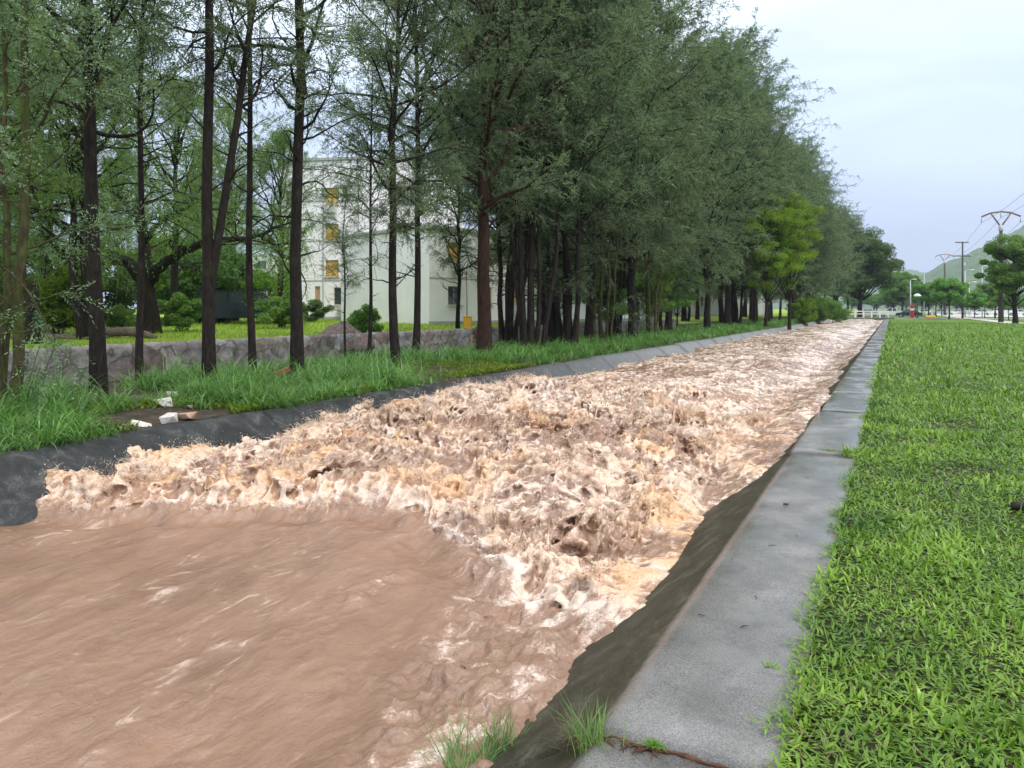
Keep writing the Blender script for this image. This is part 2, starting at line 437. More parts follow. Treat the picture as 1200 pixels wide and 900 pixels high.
prof_r = [(-0.325, -0.10), (-0.325, -0.004), (-0.34, 0.0), (-0.5, 0.0), (-0.7, 0.0), (-0.9, 0.0), (-0.975, -0.001), (-1.003, -0.012), (-1.03, -0.032)]
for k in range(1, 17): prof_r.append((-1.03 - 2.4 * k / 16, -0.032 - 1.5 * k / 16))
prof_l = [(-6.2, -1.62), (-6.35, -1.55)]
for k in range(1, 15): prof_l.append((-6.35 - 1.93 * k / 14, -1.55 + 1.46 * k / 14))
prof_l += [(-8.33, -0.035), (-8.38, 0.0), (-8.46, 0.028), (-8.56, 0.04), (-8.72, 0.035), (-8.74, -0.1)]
mbv, mbf = [], []
rj = random.Random(5)
def strip(prof, y0, y1, dz0, dz1, dx, off):
    ny = max(3, int((y1 - y0) / 0.22) + 1) if y0 < 24 else 6
    ys = np.linspace(y0, y1, ny); pr = np.array(prof)
    X = np.repeat(pr[:, 0][:, None], ny, 1) + dx; Z = np.repeat(pr[:, 1][:, None], ny, 1) + np.linspace(dz0, dz1, ny)[None]
    Y = np.repeat(ys[None], len(pr), 0).copy()
    wob = 0.012 * fbm2(X * 1.3, Y * 1.3, off); Z = Z + wob
    X = X + 0.02 * fbm2(Z * 2, Y * 0.9, off + 4)
    chip = 0.02 * fbm2(X * 7, Y * 0 + off, off); Y[:, 0] += np.abs(chip[:, 0]); Y[:, -1] -= np.abs(chip[:, -1])
    V = np.stack([X, Y, Z], -1)
    # end faces: extend down so that slabs show thickness at the joints
    Ve0 = V[:, :1].copy(); Ve0[..., 2] -= 0.1; Ve1 = V[:, -1:].copy(); Ve1[..., 2] -= 0.1
    V = np.concatenate([Ve0, V, Ve1], 1); n_ = V.shape[1]
    base = sum(len(q) for q in mbv); idx = np.arange(V.shape[0] * n_).reshape(V.shape[0], n_) + base
    mbv.append(V.reshape(-1, 3)); mbf.append(np.stack([idx[:-1, :-1], idx[:-1, 1:], idx[1:, 1:], idx[1:, :-1]], -1).reshape(-1, 4))
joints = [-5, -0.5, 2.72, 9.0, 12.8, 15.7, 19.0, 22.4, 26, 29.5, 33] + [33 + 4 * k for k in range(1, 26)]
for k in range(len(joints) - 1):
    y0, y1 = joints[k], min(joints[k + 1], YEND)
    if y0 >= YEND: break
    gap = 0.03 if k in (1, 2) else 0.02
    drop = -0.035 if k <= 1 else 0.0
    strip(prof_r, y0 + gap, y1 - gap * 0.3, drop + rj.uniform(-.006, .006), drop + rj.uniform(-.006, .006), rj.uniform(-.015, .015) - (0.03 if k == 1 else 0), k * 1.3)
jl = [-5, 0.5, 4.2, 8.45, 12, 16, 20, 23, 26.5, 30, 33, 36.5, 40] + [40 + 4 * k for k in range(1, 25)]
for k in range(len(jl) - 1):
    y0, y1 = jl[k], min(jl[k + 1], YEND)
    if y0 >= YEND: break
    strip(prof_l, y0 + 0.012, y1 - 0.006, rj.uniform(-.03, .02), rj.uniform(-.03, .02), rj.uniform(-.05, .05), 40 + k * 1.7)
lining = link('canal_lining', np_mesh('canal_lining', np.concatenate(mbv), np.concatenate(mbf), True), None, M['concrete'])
tag(lining, kind='structure')

# ================================================================== WATER
fx_ = [-9.0, -8.0, -7.3, -6.0, -4.8, -4.2, -3.4, -2.75, -2.2, -1.7, -1.0]
fy_ = [4.6, 4.7, 4.9, 5.55, 6.15, 6.2, 5.6, 5.3, 4.9, 4.5, 4.2]
def water_fields(x, y):
    """level, foam 0..1, roughness amplitude, crest colour of the flood at x, y"""
    wob = 0.22 * n2(x * 1.6, y * 1.6, 21) + 0.5 * n2(x * 0.5, y * 0.5, 22)
    s = y - np.interp(x, fx_, fy_) - wob
    s = s + 0.10 * fbm2(x * 5.0, y * 5.0, 23, 3)
    jump = sstep(-0.05, 0.20, s)
    lev = -0.49 + 0.0 * x
    lev = lev + 0.24 * sstep(0.1, 1.6, s) * sstep(-2.0, -3.4, x) + 0.13 * sstep(3.0, 7.5, s) 
    leftness = sstep(-3.6, -5.2, x); sm0 = 1 - jump
    lev = lev + (0.08 + 0.21 * leftness) * np.exp(-((s - 0.32) / 0.24) ** 2)
    lev = lev - 0.07 * np.exp(-((s + 0.22) / 0.25) ** 2)
    # the big standing hump and its lesser neighbours
    for (hx, hy, rx, ry, a) in ((-5.5, 11.2, 1.7, 2.0, 0.44), (-6.6, 8.6, 1.0, 1.2, 0.16), (-3.9, 9.0, 1.1, 0.9, 0.15), (-3.0, 7.2, 0.9, 0.7, 0.13),
                                (-4.6, 7.6, 0.8, 0.7, 0.10), (-2.7, 6.1, 0.7, 0.45, 0.10), (-3.6, 14.6, 1.3, 1.1, 0.17), (-6.2, 17.0, 1.4, 1.6, 0.22),
                                (-4.6, 20.5, 1.6, 1.4, 0.14), (-2.4, 11.2, 0.6, 1.0, 0.07), (-6.6, 24, 1.3, 2.0, 0.12), (-4.3, 12.9, 1.4, 0.5, -0.14), (-5.0, 16.2, 1.2, 0.8, -0.12)):
        lev = lev + a * np.exp(-((x - hx) / rx) ** 2 - ((y - hy) / ry) ** 2)
    # standing wave train further down
    lev = lev + 0.10 * sstep(7.5, 9.5, y) * sstep(-3.4, -2.2, x) * (1 - sstep(14, 22, y) * 0.5)
    far = sstep(12, 17, y)
    lev = lev + far * (0.09 * fbm2(x * 0.55, y * 0.42, 31, 3) * np.clip(1.15 - y / 160, 0.3, 1)) + 0.16 * jump * fbm2(x * 0.9, y * 0.9, 33, 3)
    lev = lev + 0.06 * sstep(16, 40, y)
    # foreground swells, drawn out along the flow
    sm = 1 - jump
    lev = lev + sm * (0.075 * fbm2(x * 0.9, y * 0.5, 41, 2) + 0.060 * fbm2(x * 2.6 + y * 0.9, y * 1.1, 43, 3) + 0.010 * rid(n2(x * 2.3 + y * 0.8, y * 0.9, 443)) + 0.014 * fbm2(x * 8.5 + y * 2, y * 4.1, 444, 2))
    # clinging to the lining
    side = sstep(-2.15, -1.6, x); sidel = sstep(-7.3, -8.0, x)
    lev = lev - 0.17 * sstep(-5.6, -7.6, x) * sstep(14, 19, y)
    run = sstep(-2.1, -1.15, x)
    lev = lev + 0.03 * sm0 * sstep(-3.0, -1.8, x) + 0.10 * sstep(-2.5, -1.75, x) * (1 - sstep(6.5, 9.0, y))
    lev = lev + run * (0.24 * sstep(6.5, 9.0, y) - 0.12 * sstep(13, 18, y)) + 0.02 * run * n2(x * 0.5, y * 3.0, 442)
    # mottled side band in the foreground
    bx = np.interp(y, [-5, 1.5, 3.1, 5.5], [-1.5, -1.85, -2.35, -3.25]) + 0.25 * n2(x * 2, y * 2, 44)
    band = sstep(-0.05, 0.25, x - bx) * sm
    streak = sstep(0.05, 0.5, fbm2(x * 5.2 + 0.5 * y, y * 1.1, 45, 4)) * sm * sstep(-0.1, 0.25, n2(x * 0.8, y * 0.8, 451))
    foam = np.clip(jump * (0.86 + 0.7 * n2(x * 1.3, y * 1.3, 46)) , 0, 1)
    foam = np.maximum(foam, band * np.clip(0.48 + 1.4 * fbm2(x * 5.5, y * 5.5, 47, 4), 0, 1))
    foam = np.maximum(foam, 0.5 * streak)
    # smooth chutes between the foam
    chute = sstep(0.22, 0.42, fbm2(x * 0.75, y * 0.5, 48, 3)) * jump * sstep(1.0, 2.5, s)
    foam = foam * (1 - 0.75 * chute)
    amp = jump * (0.165 - 0.125 * sstep(10, 19, y)) * (1 - 0.65 * chute) * (1 + 0.8 * n2(x * 0.8, y * 0.8, 49))
    amp = amp * (1 - 0.80 * side) * (1 - 0.4 * sidel)
    amp = amp + 0.045 * band + 0.006 * sm + 0.02 * streak
    amp = amp * (1 - 0.5 * sstep(30, 60, y))
    return lev, foam, np.maximum(amp, 0.004), s

def rid(v): return 1 - 2.6 * np.abs(v)
def detail(x, y, z, parts=False):
    """churned water: puffy lobes laced over with thin ridged filaments, with overhangs; x, y, z are flat arrays"""
    w1 = vnoise(x * 3.1, y * 3.1, z * 3.1, 61); w2 = vnoise(x * 3.1, y * 3.1, z * 3.1, 62); w3 = vnoise(x * 3.1, y * 3.1, z * 3.1, 63)
    wx = x + 0.18 * w1; wy = y + 0.18 * w2; wz = z + 0.14 * w3
    r = 1.5 * vnoise(wx * 2.1, wy * 2.1, wz * 2.1, 64) + 0.95 * (2.6 * np.abs(vnoise(wx * 1.5, wy * 1.9, wz * 1.5, 74)) - 0.45)
    r += 0.80 * (2.6 * np.abs(vnoise(wx * 3.7, wy * 3.7, wz * 3.3, 65)) - 0.45)
    r += 0.52 * (2.6 * np.abs(vnoise(wx * 7.7, wy * 7.7, wz * 6.5, 66)) - 0.45)
    ux = wx + 0.05 * w2; uy = wy + 0.05 * w3
    q1 = np.clip(1 - 4.2 * np.abs(vnoise(ux * 8.5, uy * 7.0, wz * 5.0, 67)), 0, 1) ** 1.6
    q2 = np.clip(1 - 4.2 * np.abs(vnoise(ux * 17, uy * 14, wz * 10, 68)), 0, 1) ** 1.4
    r += (0.30 + 0.45 * np.clip(0.5 + 2.2 * w1, 0, 1)) * (q1 - 0.3) + 0.42 * (q2 - 0.3)
    r += 0.17 * (rid(vnoise(wx * 30, wy * 30, wz * 24, 70)) - 0.45)
    r = np.where(r < -0.45, -0.45 + 0.4 * (r + 0.45), r)
    if parts: return r, np.clip(0.75 * q1 + 0.55 * q2, 0, 1)
    return r

def surface_nets(xs, ys, zs):
    nx, ny, nz = len(xs), len(ys), len(zs)
    X2, Y2 = np.meshgrid(xs, ys, indexing='ij')
    lev, foam, amp, s = water_fields(X2, Y2)
    z3 = zs[None, None, :].astype(np.float32)
    Fd = (lev[..., None].astype(np.float32) - z3)
    bound = (amp * 2.0 + 0.02)[..., None].astype(np.float32)
    I = np.nonzero(np.abs(Fd) < bound)
    x = xs[I[0]].astype(np.float32); y = ys[I[1]].astype(np.float32); z = zs[I[2]].astype(np.float32)
    dd = np.zeros(len(x), np.float32)
    for a in range(0, len(x), 2000000):
        b = a + 2000000
        dd[a:b] = detail(x[a:b], y[a:b], z[a:b])
    Fd[I] += dd * amp[I[0], I[1]].astype(np.float32)
    del x, y, z, dd
    ins = Fd > 0
    c = ins[:-1, :-1, :-1].astype(np.int8)
    for a in (0, 1):
        for b in (0, 1):
            for d in (0, 1):
                if a or b or d: c = c + ins[a:nx - 1 + a, b:ny - 1 + b, d:nz - 1 + d]
    act = np.nonzero((c > 0) & (c < 8)); del c
    n = len(act[0]); ai, aj, ak = act
    vid = np.full((nx - 1, ny - 1, nz - 1), -1, np.int32); vid[act] = np.arange(n, dtype=np.int32)
    corner = {}
    for a in (0, 1):
        for b in (0, 1):
            for d in (0, 1): corner[a, b, d] = Fd[ai + a, aj + b, ak + d]
    acc = np.zeros((n, 3), np.float32); cnt = np.zeros(n, np.float32)
    for p in corner:
        for ax in range(3):
            if p[ax] == 1: continue
            q = list(p); q[ax] = 1; q = tuple(q)
            f0, f1 = corner[p], corner[q]; cr = (f0 > 0) != (f1 > 0)
            t = np.where(cr, f0 / np.where(cr, f0 - f1, 1), 0)
            pos = np.zeros((n, 3), np.float32) + np.array(p, np.float32); pos[:, ax] = t
            acc[cr] += pos[cr]; cnt[cr] += 1
    acc /= cnt[:, None]
    V = np.empty((n, 3), np.float32)
    V[:, 0] = np.interp(ai + acc[:, 0], np.arange(nx), xs); V[:, 1] = np.interp(aj + acc[:, 1], np.arange(ny), ys); V[:, 2] = np.interp(ak + acc[:, 2], np.arange(nz), zs)
    quads = []
    # edges along each axis
    for ax in range(3):
        sl0 = [slice(1, -1)] * 3; sl1 = [slice(1, -1)] * 3
        sl0[ax] = slice(0, -1); sl1[ax] = slice(1, None)
        A = ins[tuple(sl0)]; B = ins[tuple(sl1)]
        e = np.nonzero(A != B); flip = A[e]
        e = [q.copy() for q in e]
        for a in range(3):
            if a != ax: e[a] += 1
        b1, b2 = [a for a in range(3) if a != ax]
        def cell(d1, d2):
            q = [e[0], e[1], e[2]]; q[b1] = q[b1] - d1; q[b2] = q[b2] - d2
            return vid[q[0], q[1], q[2]]
        Q = np.stack([cell(1, 1), cell(0, 1), cell(0, 0), cell(1, 0)], 1)
        if ax == 1: flip = ~flip
        Q[~flip] = Q[~flip][:, ::-1]
        quads.append(Q)
    return V, np.concatenate(quads)

ys = [-3.0]
while ys[-1] < 46:
    y_ = ys[-1]
    ys.append(y_ + (0.035 if y_ < 1 else 0.016 + max(0, y_ - 5) * 0.0026))
ys = np.array(ys)
xs = np.arange(-8.7, -0.98, 0.018); zs = np.arange(-0.86, 0.52, 0.019)
WV, WF = surface_nets(xs, ys, zs)
# drop what lies deep inside the lining
lev, foam, amp, s_ = water_fields(WV[:, 0].astype(np.float64), WV[:, 1].astype(np.float64))
mew = np_mesh('water', WV, WF, True)
rel = (WV[:, 2] - lev) / np.maximum(amp, 0.02)
_, web = detail(WV[:, 0], WV[:, 1], WV[:, 2], True)
fz_ = vnoise(WV[:, 0] * 6, WV[:, 1] * 6, WV[:, 2] * 6, 71)
fin = vnoise(WV[:, 0] * 17, WV[:, 1] * 17, WV[:, 2] * 17, 72)
jmp = sstep(0.0, 0.4, s_)
foam = np.clip(foam * (0.62 + 0.8 * fin + 0.55 * (web - 0.35) * (0.3 + 0.7 * jmp)) + jmp * (0.02 + 0.24 * rel + 0.55 * fz_), 0, 1)  # rel also paints lit crests and shaded hollows into the foam colour
foam = np.clip(foam + 0.36 * np.exp(-((s_ - 0.10) / 0.17) ** 2) * (0.25 + 1.1 * web), 0, 1)
orange = np.clip(jmp * sstep(-0.9, 1.3, rel + 1.6 * fz_) * (1 - 0.8 * sstep(9, 22, WV[:, 1])) * (0.40 + 0.85 * sstep(-0.25, 0.30, n2(WV[:, 0] * 1.3, WV[:, 1] * 1.3, 73))), 0, 1)
orange = np.clip(orange + 0.7 * np.exp(-((s_ - 0.35) / 0.35) ** 2) * sstep(-3.8, -5.0, WV[:, 0]) * (1.1 - web), 0, 1)
for nm_, arr in (('foam', foam), ('orange', orange)):
    a = mew.attributes.new(nm_, 'FLOAT', 'POINT'); a.data.foreach_set('value', np.ascontiguousarray(arr, np.float32))
print('water verts', len(WV), 'faces', len(WF))
# the far stretch as a height field
xf = np.arange(-8.7, -0.9, 0.06); yf = [45.9]
while yf[-1] < 134: yf.append(yf[-1] + 0.09 + (yf[-1] - 46) * 0.003)
XF, YF = np.meshgrid(xf, np.array(yf), indexing='ij')
lf, ff, af, _ = water_fields(XF, YF)
dz = detail(XF.ravel().astype(np.float32), YF.ravel().astype(np.float32), np.zeros(XF.size, np.float32)).reshape(XF.shape)
ZF = lf + af * dz
idx = np.arange(XF.size).reshape(XF.shape); FF = np.stack([idx[:-1, :-1], idx[1:, :-1], idx[1:, 1:], idx[:-1, 1:]], -1).reshape(-1, 4)
mef = np_mesh('flood_water_far', np.stack([XF, YF, ZF], -1).reshape(-1, 3), FF, True)
a = mef.attributes.new('foam', 'FLOAT', 'POINT'); a.data.foreach_set('value', np.clip(ff + 0.5 * dz, 0, 1).astype(np.float32).ravel())
a = mef.attributes.new('orange', 'FLOAT', 'POINT'); a.data.foreach_set('value', np.zeros(XF.size, np.float32))
def f_water(n):
    p = n.world(); foam_ = n.attr('foam'); org = n.attr('orange')
    a = n.noise(p, 12, 6, 0.7, 0.6); b = n.noise(p, 55, 5, 0.7, 0.4)
    st = n.noise(n.world(scale=(1, 0.34, 1)), 4.5, 9, 0.68, 1.6)
    st2 = n.noise(n.world(scale=(1, 0.5, 1)), 1.3, 4, 0.6, 0.6)
    f = n.math('ADD', foam_, n.math('MULTIPLY', n.math('SUBTRACT', a, 0.5), 0.9))
    f = n.math('ADD', f, n.math('MULTIPLY', n.math('SUBTRACT', b, 0.5), 1.3))
    f = n.maprange(f, 0.10, 0.92, 0, 1)
    f = n.math('MAXIMUM', f, n.math('MULTIPLY', n.maprange(st, 0.47, 0.70, 0, 0.95), n.maprange(st2, 0.35, 0.62, 0.25, 1.0)))
    brown = n.ramp(n.noise(n.world(scale=(1, 0.4, 1)), 1.6, 6, 0.6, 0.8), [(0.3, (0.175, 0.094, 0.058)), (0.7, (0.305, 0.178, 0.115))])
    white = n.mixc(org, (0.74, 0.61, 0.52), (0.70, 0.45, 0.26))
    mid = n.mixc(org, (0.31, 0.19, 0.13), (0.40, 0.20, 0.085))
    n.base(n.mixc(n.maprange(f, 0.45, 1.0, 0, 1), n.mixc(n.maprange(f, 0.0, 0.5, 0, 1), brown, mid), white))
    n.rough(n.maprange(f, 0, 1, 0.05, 0.28))
    fine = n.noise(n.world(scale=(1, 0.55, 1)), 9, 6, 0.58, 0.8)
    chop = n.math('MULTIPLY', n.noise(n.world(scale=(1, 0.6, 1)), 24, 5, 0.6, 0.5), n.maprange(st2, 0.4, 0.6, 0.2, 1.0))
    n.normal(n.bump(b, 0.010, 0.7, n.bump(chop, 0.02, 0.8, n.bump(fine, 0.03, 0.7))))
    n.bsdf.inputs['Specular IOR Level'].default_value = 0.8
    n.l(n.maprange(f, 0.2, 0.9, 0.0, 0.35), n.bsdf.inputs['Subsurface Weight'])
    n.bsdf.inputs['Subsurface Radius'].default_value = (1.0, 0.62, 0.40); n.bsdf.inputs['Subsurface Scale'].default_value = 0.035
M['water'] = mat('muddy flood water', f_water, 0.25, 0.5)
wo = link('water', mew, None, M['water']); tag(wo, kind='structure')
wf = link('water_far', mef, None, M['water']); wf.name = 'water.001'; tag(wf, kind='structure')

# spray thrown up by the crests: short curling strands and droplets flying off them
rs = np.random.RandomState(3)
cl_ = n2(WV[:, 0] * 2.0, WV[:, 1] * 2.0, 81) + 0.5 * n2(WV[:, 0] * 6, WV[:, 1] * 6, 82)
near_f = np.exp(-((s_ - 0.25) / 0.4) ** 2)
pr_ = np.clip((rel - 0.15) * 0.9, 0, 1) * np.clip(cl_ * 3 + 0.55 + 0.5 * near_f, 0, 1) * jmp * (WV[:, 1] < 17) * (WV[:, 0] < -1.7) * (WV[:, 0] > -8.2)
cand = np.nonzero(rs.rand(len(WV)) < pr_ * 0.55)[0]
def _spray():
    n = len(cand); q = WV[cand].astype(np.float64); dist = np.hypot(q[:, 0], q[:, 1]); k = 0.75 + dist * 0.045
    L = (0.02 + 0.09 * rs.rand(n) ** 2) * k; az = np.where(rs.rand(n) < 0.5, -PI / 2 + rs.uniform(-1, 1, n), rs.uniform(0, 2 * PI, n))
    nseg = 4; t = np.linspace(0, 1, nseg + 1); V = np.empty((n, nseg + 1, 3, 3)); wd = rs.uniform(0.0018, 0.0048, n) * k
    tilt = rs.uniform(0.1, 1.1, n); bend = rs.uniform(0.6, 2.4, n); r = np.zeros(n); h = np.zeros(n)
    for i in range(nseg + 1):
        ww = wd * (1.25 - 1.05 * t[i]) * (1 + 0.3 * rs.randn(n)); c = np.stack([q[:, 0] + np.cos(az) * r, q[:, 1] + np.sin(az) * r, q[:, 2] - 0.006 + h], 1)
        for j in range(3):
            a = j * 2.094; V[:, i, j] = c + np.stack([-np.sin(az) * np.cos(a) * ww, np.cos(az) * np.cos(a) * ww, np.sin(a) * ww], 1)
        an = tilt + bend * t[i]; r = r + np.sin(an) * L / nseg; h = h + np.cos(an) * L / nseg
    tip = c
    f = []
    for i in range(nseg):
        for j in range(3): a_, b_ = i * 3 + j, i * 3 + (j + 1) % 3; f += [(a_, b_, b_ + 3), (a_, b_ + 3, a_ + 3)]
    F = (np.array(f)[None] + (np.arange(n) * (nseg + 1) * 3)[:, None, None]).reshape(-1, 3); V = V.reshape(-1, 3)
    # droplets
    m_ = int(n * 0.9); ix = rs.randint(0, n, m_); P_ = tip[ix] + rs.randn(m_, 3) * np.array([0.05, 0.05, 0.03]); P_[:, 2] += np.abs(rs.randn(m_)) * 0.045
    rr = (0.0018 + 0.0040 * rs.rand(m_) ** 3) * k[ix]
    oct_ = np.array([(1, 0, 0), (-1, 0, 0), (0, 1, 0), (0, -1, 0), (0, 0, 1), (0, 0, -1)], float); st_ = rs.uniform(0.7, 1.7, (m_, 3))
    DV = (P_[:, None] + oct_[None] * rr[:, None, None] * st_[:, None]).reshape(-1, 3)
    of = np.array([(0, 2, 4), (2, 1, 4), (1, 3, 4), (3, 0, 4), (2, 0, 5), (1, 2, 5), (3, 1, 5), (0, 3, 5)])
    DF = (of[None] + (np.arange(m_) * 6)[:, None, None]).reshape(-1, 3) + len(V)
    open('/tmp/cnt.txt', 'w').write(str(n)) if False else None
    return np.concatenate([V, DV]), np.concatenate([F, DF])
DV, DF = _spray()
def f_drops(n):
    v = n.noise(n.world(), 1.6, 3)
    n.base(n.ramp(v, [(0.35, (0.76, 0.64, 0.55)), (0.65, (0.68, 0.46, 0.28))]))
M['drops'] = mat('flying muddy droplets', f_drops, 0.25, 0.5)
tag(link('spray_droplets', np_mesh('spray', DV, DF, True), None, M['drops']), 'fine strands and droplets of spray thrown up over the foaming flood crests', 'spray', kind='stuff')
# ================================================================== TREES
def unit(v): return v / np.maximum(np.linalg.norm(v, axis=-1, keepdims=True), 1e-9)
def tubes_np(paths, n=6):
    """many tubes at once; paths: list of (pts (k,3), radii (k,))"""
    Vs, Fs = [], []; base = 0
    an = np.arange(n) * 2 * PI / n; ca, sa = np.cos(an), np.sin(an)
    for pts, rad, *nn in paths:
        k = len(pts); t = np.gradient(pts, axis=0); t = unit(t)
        ref = np.array([0.31, 0.92, 0.22]); a = unit(np.cross(t, ref)); b = np.cross(t, a)
        V = pts[:, None] + (a[:, None] * ca[None, :, None] + b[:, None] * sa[None, :, None]) * rad[:, None, None]
        Vs.append(V.reshape(-1, 3))
        i = np.arange(k - 1)[:, None] * n + np.arange(n)[None]; j = np.arange(k - 1)[:, None] * n + (np.arange(n)[None] + 1) % n
        Fs.append(np.stack([i, i + n, j + n, j], -1).reshape(-1, 4) + base); base += k * n
    return np.concatenate(Vs), np.concatenate(Fs)
def curve(p0, d0, L, k, rs, wander=0.15, lift=0.0):
    pts = [np.array(p0, float)]; d = unit(np.array(d0, float)); st = L / (k - 1)
    for _ in range(k - 1):
        d = unit(d + rs.randn(3) * wander + np.array([0, 0, lift])); pts.append(pts[-1] + d * st)
    return np.array(pts)
def leaf_sprays(P, D, L, m, ll, lw, rs, droop=0.35, open_=0.85):
    """feather sprays: leaflets on both sides of a twig. P, D (n,3), L (n,)"""
    n = len(P); D = unit(D); up = np.array([0, 0, 1.0])
    side = unit(np.cross(D, up) + 1e-4); roll = rs.uniform(-PI, PI, n)[:, None]
    side2 = side * np.cos(roll) + np.cross(D, side) * np.sin(roll)
    V = np.empty((n, m, 4, 3), np.float32)
    for k in range(m):
        t = (k + 0.6) / m; sg = 1 if k % 2 else -1
        c = P + D * (L * t)[:, None] - up * (L * t * t * droop)[:, None]
        ld = unit(D * (0.55 + 0.5 * t) + side2 * sg * open_ * (1.1 - 0.6 * t) + rs.randn(n, 3) * 0.28 - up * 0.12)
        wv = unit(np.cross(ld, rs.randn(n, 3)))
        l_ = ll * rs.uniform(0.6, 1.25, n)[:, None]; w_ = lw * rs.uniform(0.7, 1.2, n)[:, None]
        V[:, k, 0] = c; V[:, k, 1] = c + ld * l_ * 0.45 + wv * w_ / 2; V[:, k, 2] = c + ld * l_; V[:, k, 3] = c + ld * l_ * 0.45 - wv * w_ / 2
    V = V.reshape(-1, 3); F = np.arange(len(V)).reshape(-1, 4)
    return V, F

def feather_tree(seed, H=14, r0=0.16, lo=0.3, spread=3.2, nl=42, lean=(0, 0), stems=1, wand=1.0, fork=None, ll=0.06, lw=0.02, m=14, dens=1.0, dead=8, dome=0.55, droop=0.35, sub=7, rise=0.5):
    rs = np.random.RandomState(seed); wood = []; AP, AD = [], []
    for si in range(stems):
        az = rs.uniform(0, 2 * PI); h = H * (1 if si == 0 else rs.uniform(0.62, 0.95))
        k = 14; t = np.linspace(0, 1, k)
        wob = np.cumsum(rs.randn(k, 2) * 0.05 * wand, 0) * (H / 12)
        off = np.array([math.cos(az), math.sin(az)]) * (0.0 if si == 0 else rs.uniform(0.15, 0.4))
        out = off * 1.8 * (t[:, None] ** 1.1) * (H / 10)
        pts = np.zeros((k, 3)); pts[:, :2] = off + wob - wob[:1] + np.array(lean) * t[:, None] * H + (out if si else 0); pts[:, 2] = t * h - 0.25 * (1 - t) ** 8
        if fork and si:
            m_ = wood0; pts[:, :2] = m_ + (pts[:, :2] - pts[:1, :2]) * 0 + wob - wob[:1] + np.clip(t - fork, 0, 1)[:, None] ** 0.8 * np.array([1.0, 0.1]) * 1.5; r0k = 0.8
        elif si == 0: wood0 = pts[:, :2].copy()
        r = r0 * (1 if si == 0 else rs.uniform(0.5, 0.85)) * (1 - 0.86 * t ** 1.15) * (1 + 0.35 * np.exp(-t * 22))
        wood.append((pts, r))
        def tp(u): return np.array([np.interp(u, t, pts[:, a]) for a in range(3)]), np.interp(u, t, r)
        # bare dead twigs under the crown
        for q in range(int(dead / stems) + 1):
            u = rs.uniform(0.12, lo + 0.12); p, rr = tp(u); a = rs.uniform(0, 2 * PI)
            L_ = rs.uniform(0.5, 1.8); c = curve(p, (math.cos(a), math.sin(a), rs.uniform(0.1, 0.9)), L_, 7, rs, 0.22)
            wood.append((c, np.linspace(min(rr * 0.35, 0.025), 0.003, 7)))
            for _ in range(3):
                j = rs.randint(2, 6); c2 = curve(c[j], unit(c[j] - c[j - 1]) + rs.randn(3) * 0.6, L_ * 0.4, 5, rs, 0.25); wood.append((c2, np.linspace(0.007, 0.002, 5)))
        n_ = int(nl / stems * (1.2 if stems > 1 else 1))
        for q in range(n_):
            u = lo + (0.985 - lo) * ((q + rs.rand()) / n_) ** 0.9
            p, rr = tp(u); a = q * 2.399 + rs.uniform(-0.5, 0.5); v = (u - lo) / (1 - lo)
            prof = (min(1.0, 0.5 + v * 1.9) * (1 - v ** 2.6) ** dome) * spread * rs.uniform(0.6, 1.15)
            if prof < 0.4: prof = 0.4
            elev = rise * (0.55 + 1.2 * v) + rs.uniform(-0.25, 0.55)
            c = curve(p, (math.cos(a) * math.cos(elev), math.sin(a) * math.cos(elev), math.sin(elev)), prof, 9, rs, 0.20, 0.03)
            rb = min(rr * 0.55, 0.012 + 0.016 * prof); wood.append((c, np.linspace(rb, 0.005, 9)))
            for s_ in range(sub):
                j = 2 + int(rs.rand() * 6.99); j = min(j, 8); dd = unit(c[j] - c[j - 1]); ax = rs.randn(3); ax[2] *= 0.5
                d2 = unit(dd * 0.8 + unit(ax) * 0.9); L2 = prof * 0.30 * rs.uniform(0.6, 1.3) + 0.25
                c2 = curve(c[j], d2, L2, 6, rs, 0.16, -0.02); wood.append((c2, np.linspace(0.010, 0.003, 6)))
                for _ in range(int(11 * dens)):
                    x = rs.uniform(0.15, 1.0) * 5; i0 = min(int(x), 4); p3 = c2[i0] + (c2[i0 + 1] - c2[i0]) * (x - i0)
                    AP.append(p3); AD.append(unit(c2[i0 + 1] - c2[i0]) * 0.8 + rs.randn(3) * 0.55 + np.array([0, 0, 0.05]))
            for _ in range(int(8 * dens)):
                j = rs.randint(3, 9); AP.append(c[j]); AD.append(unit(c[j] - c[j - 1]) + rs.randn(3) * 0.6)
    AP = np.array(AP); AD = np.array(AD); L = rs.uniform(0.22, 0.5, len(AP))
    V, F = leaf_sprays(AP, AD, L, m, ll, lw, rs, droop)
    big = [w_ for w_ in wood if w_[1][0] > 0.03]; small = [w_ for w_ in wood if w_[1][0] <= 0.03]
    V1, F1 = tubes_np(big, 9); V2, F2 = tubes_np(small, 4)
    return np.concatenate([V1, V2]), np.concatenate([F1, F2 + len(V1)]), V, F

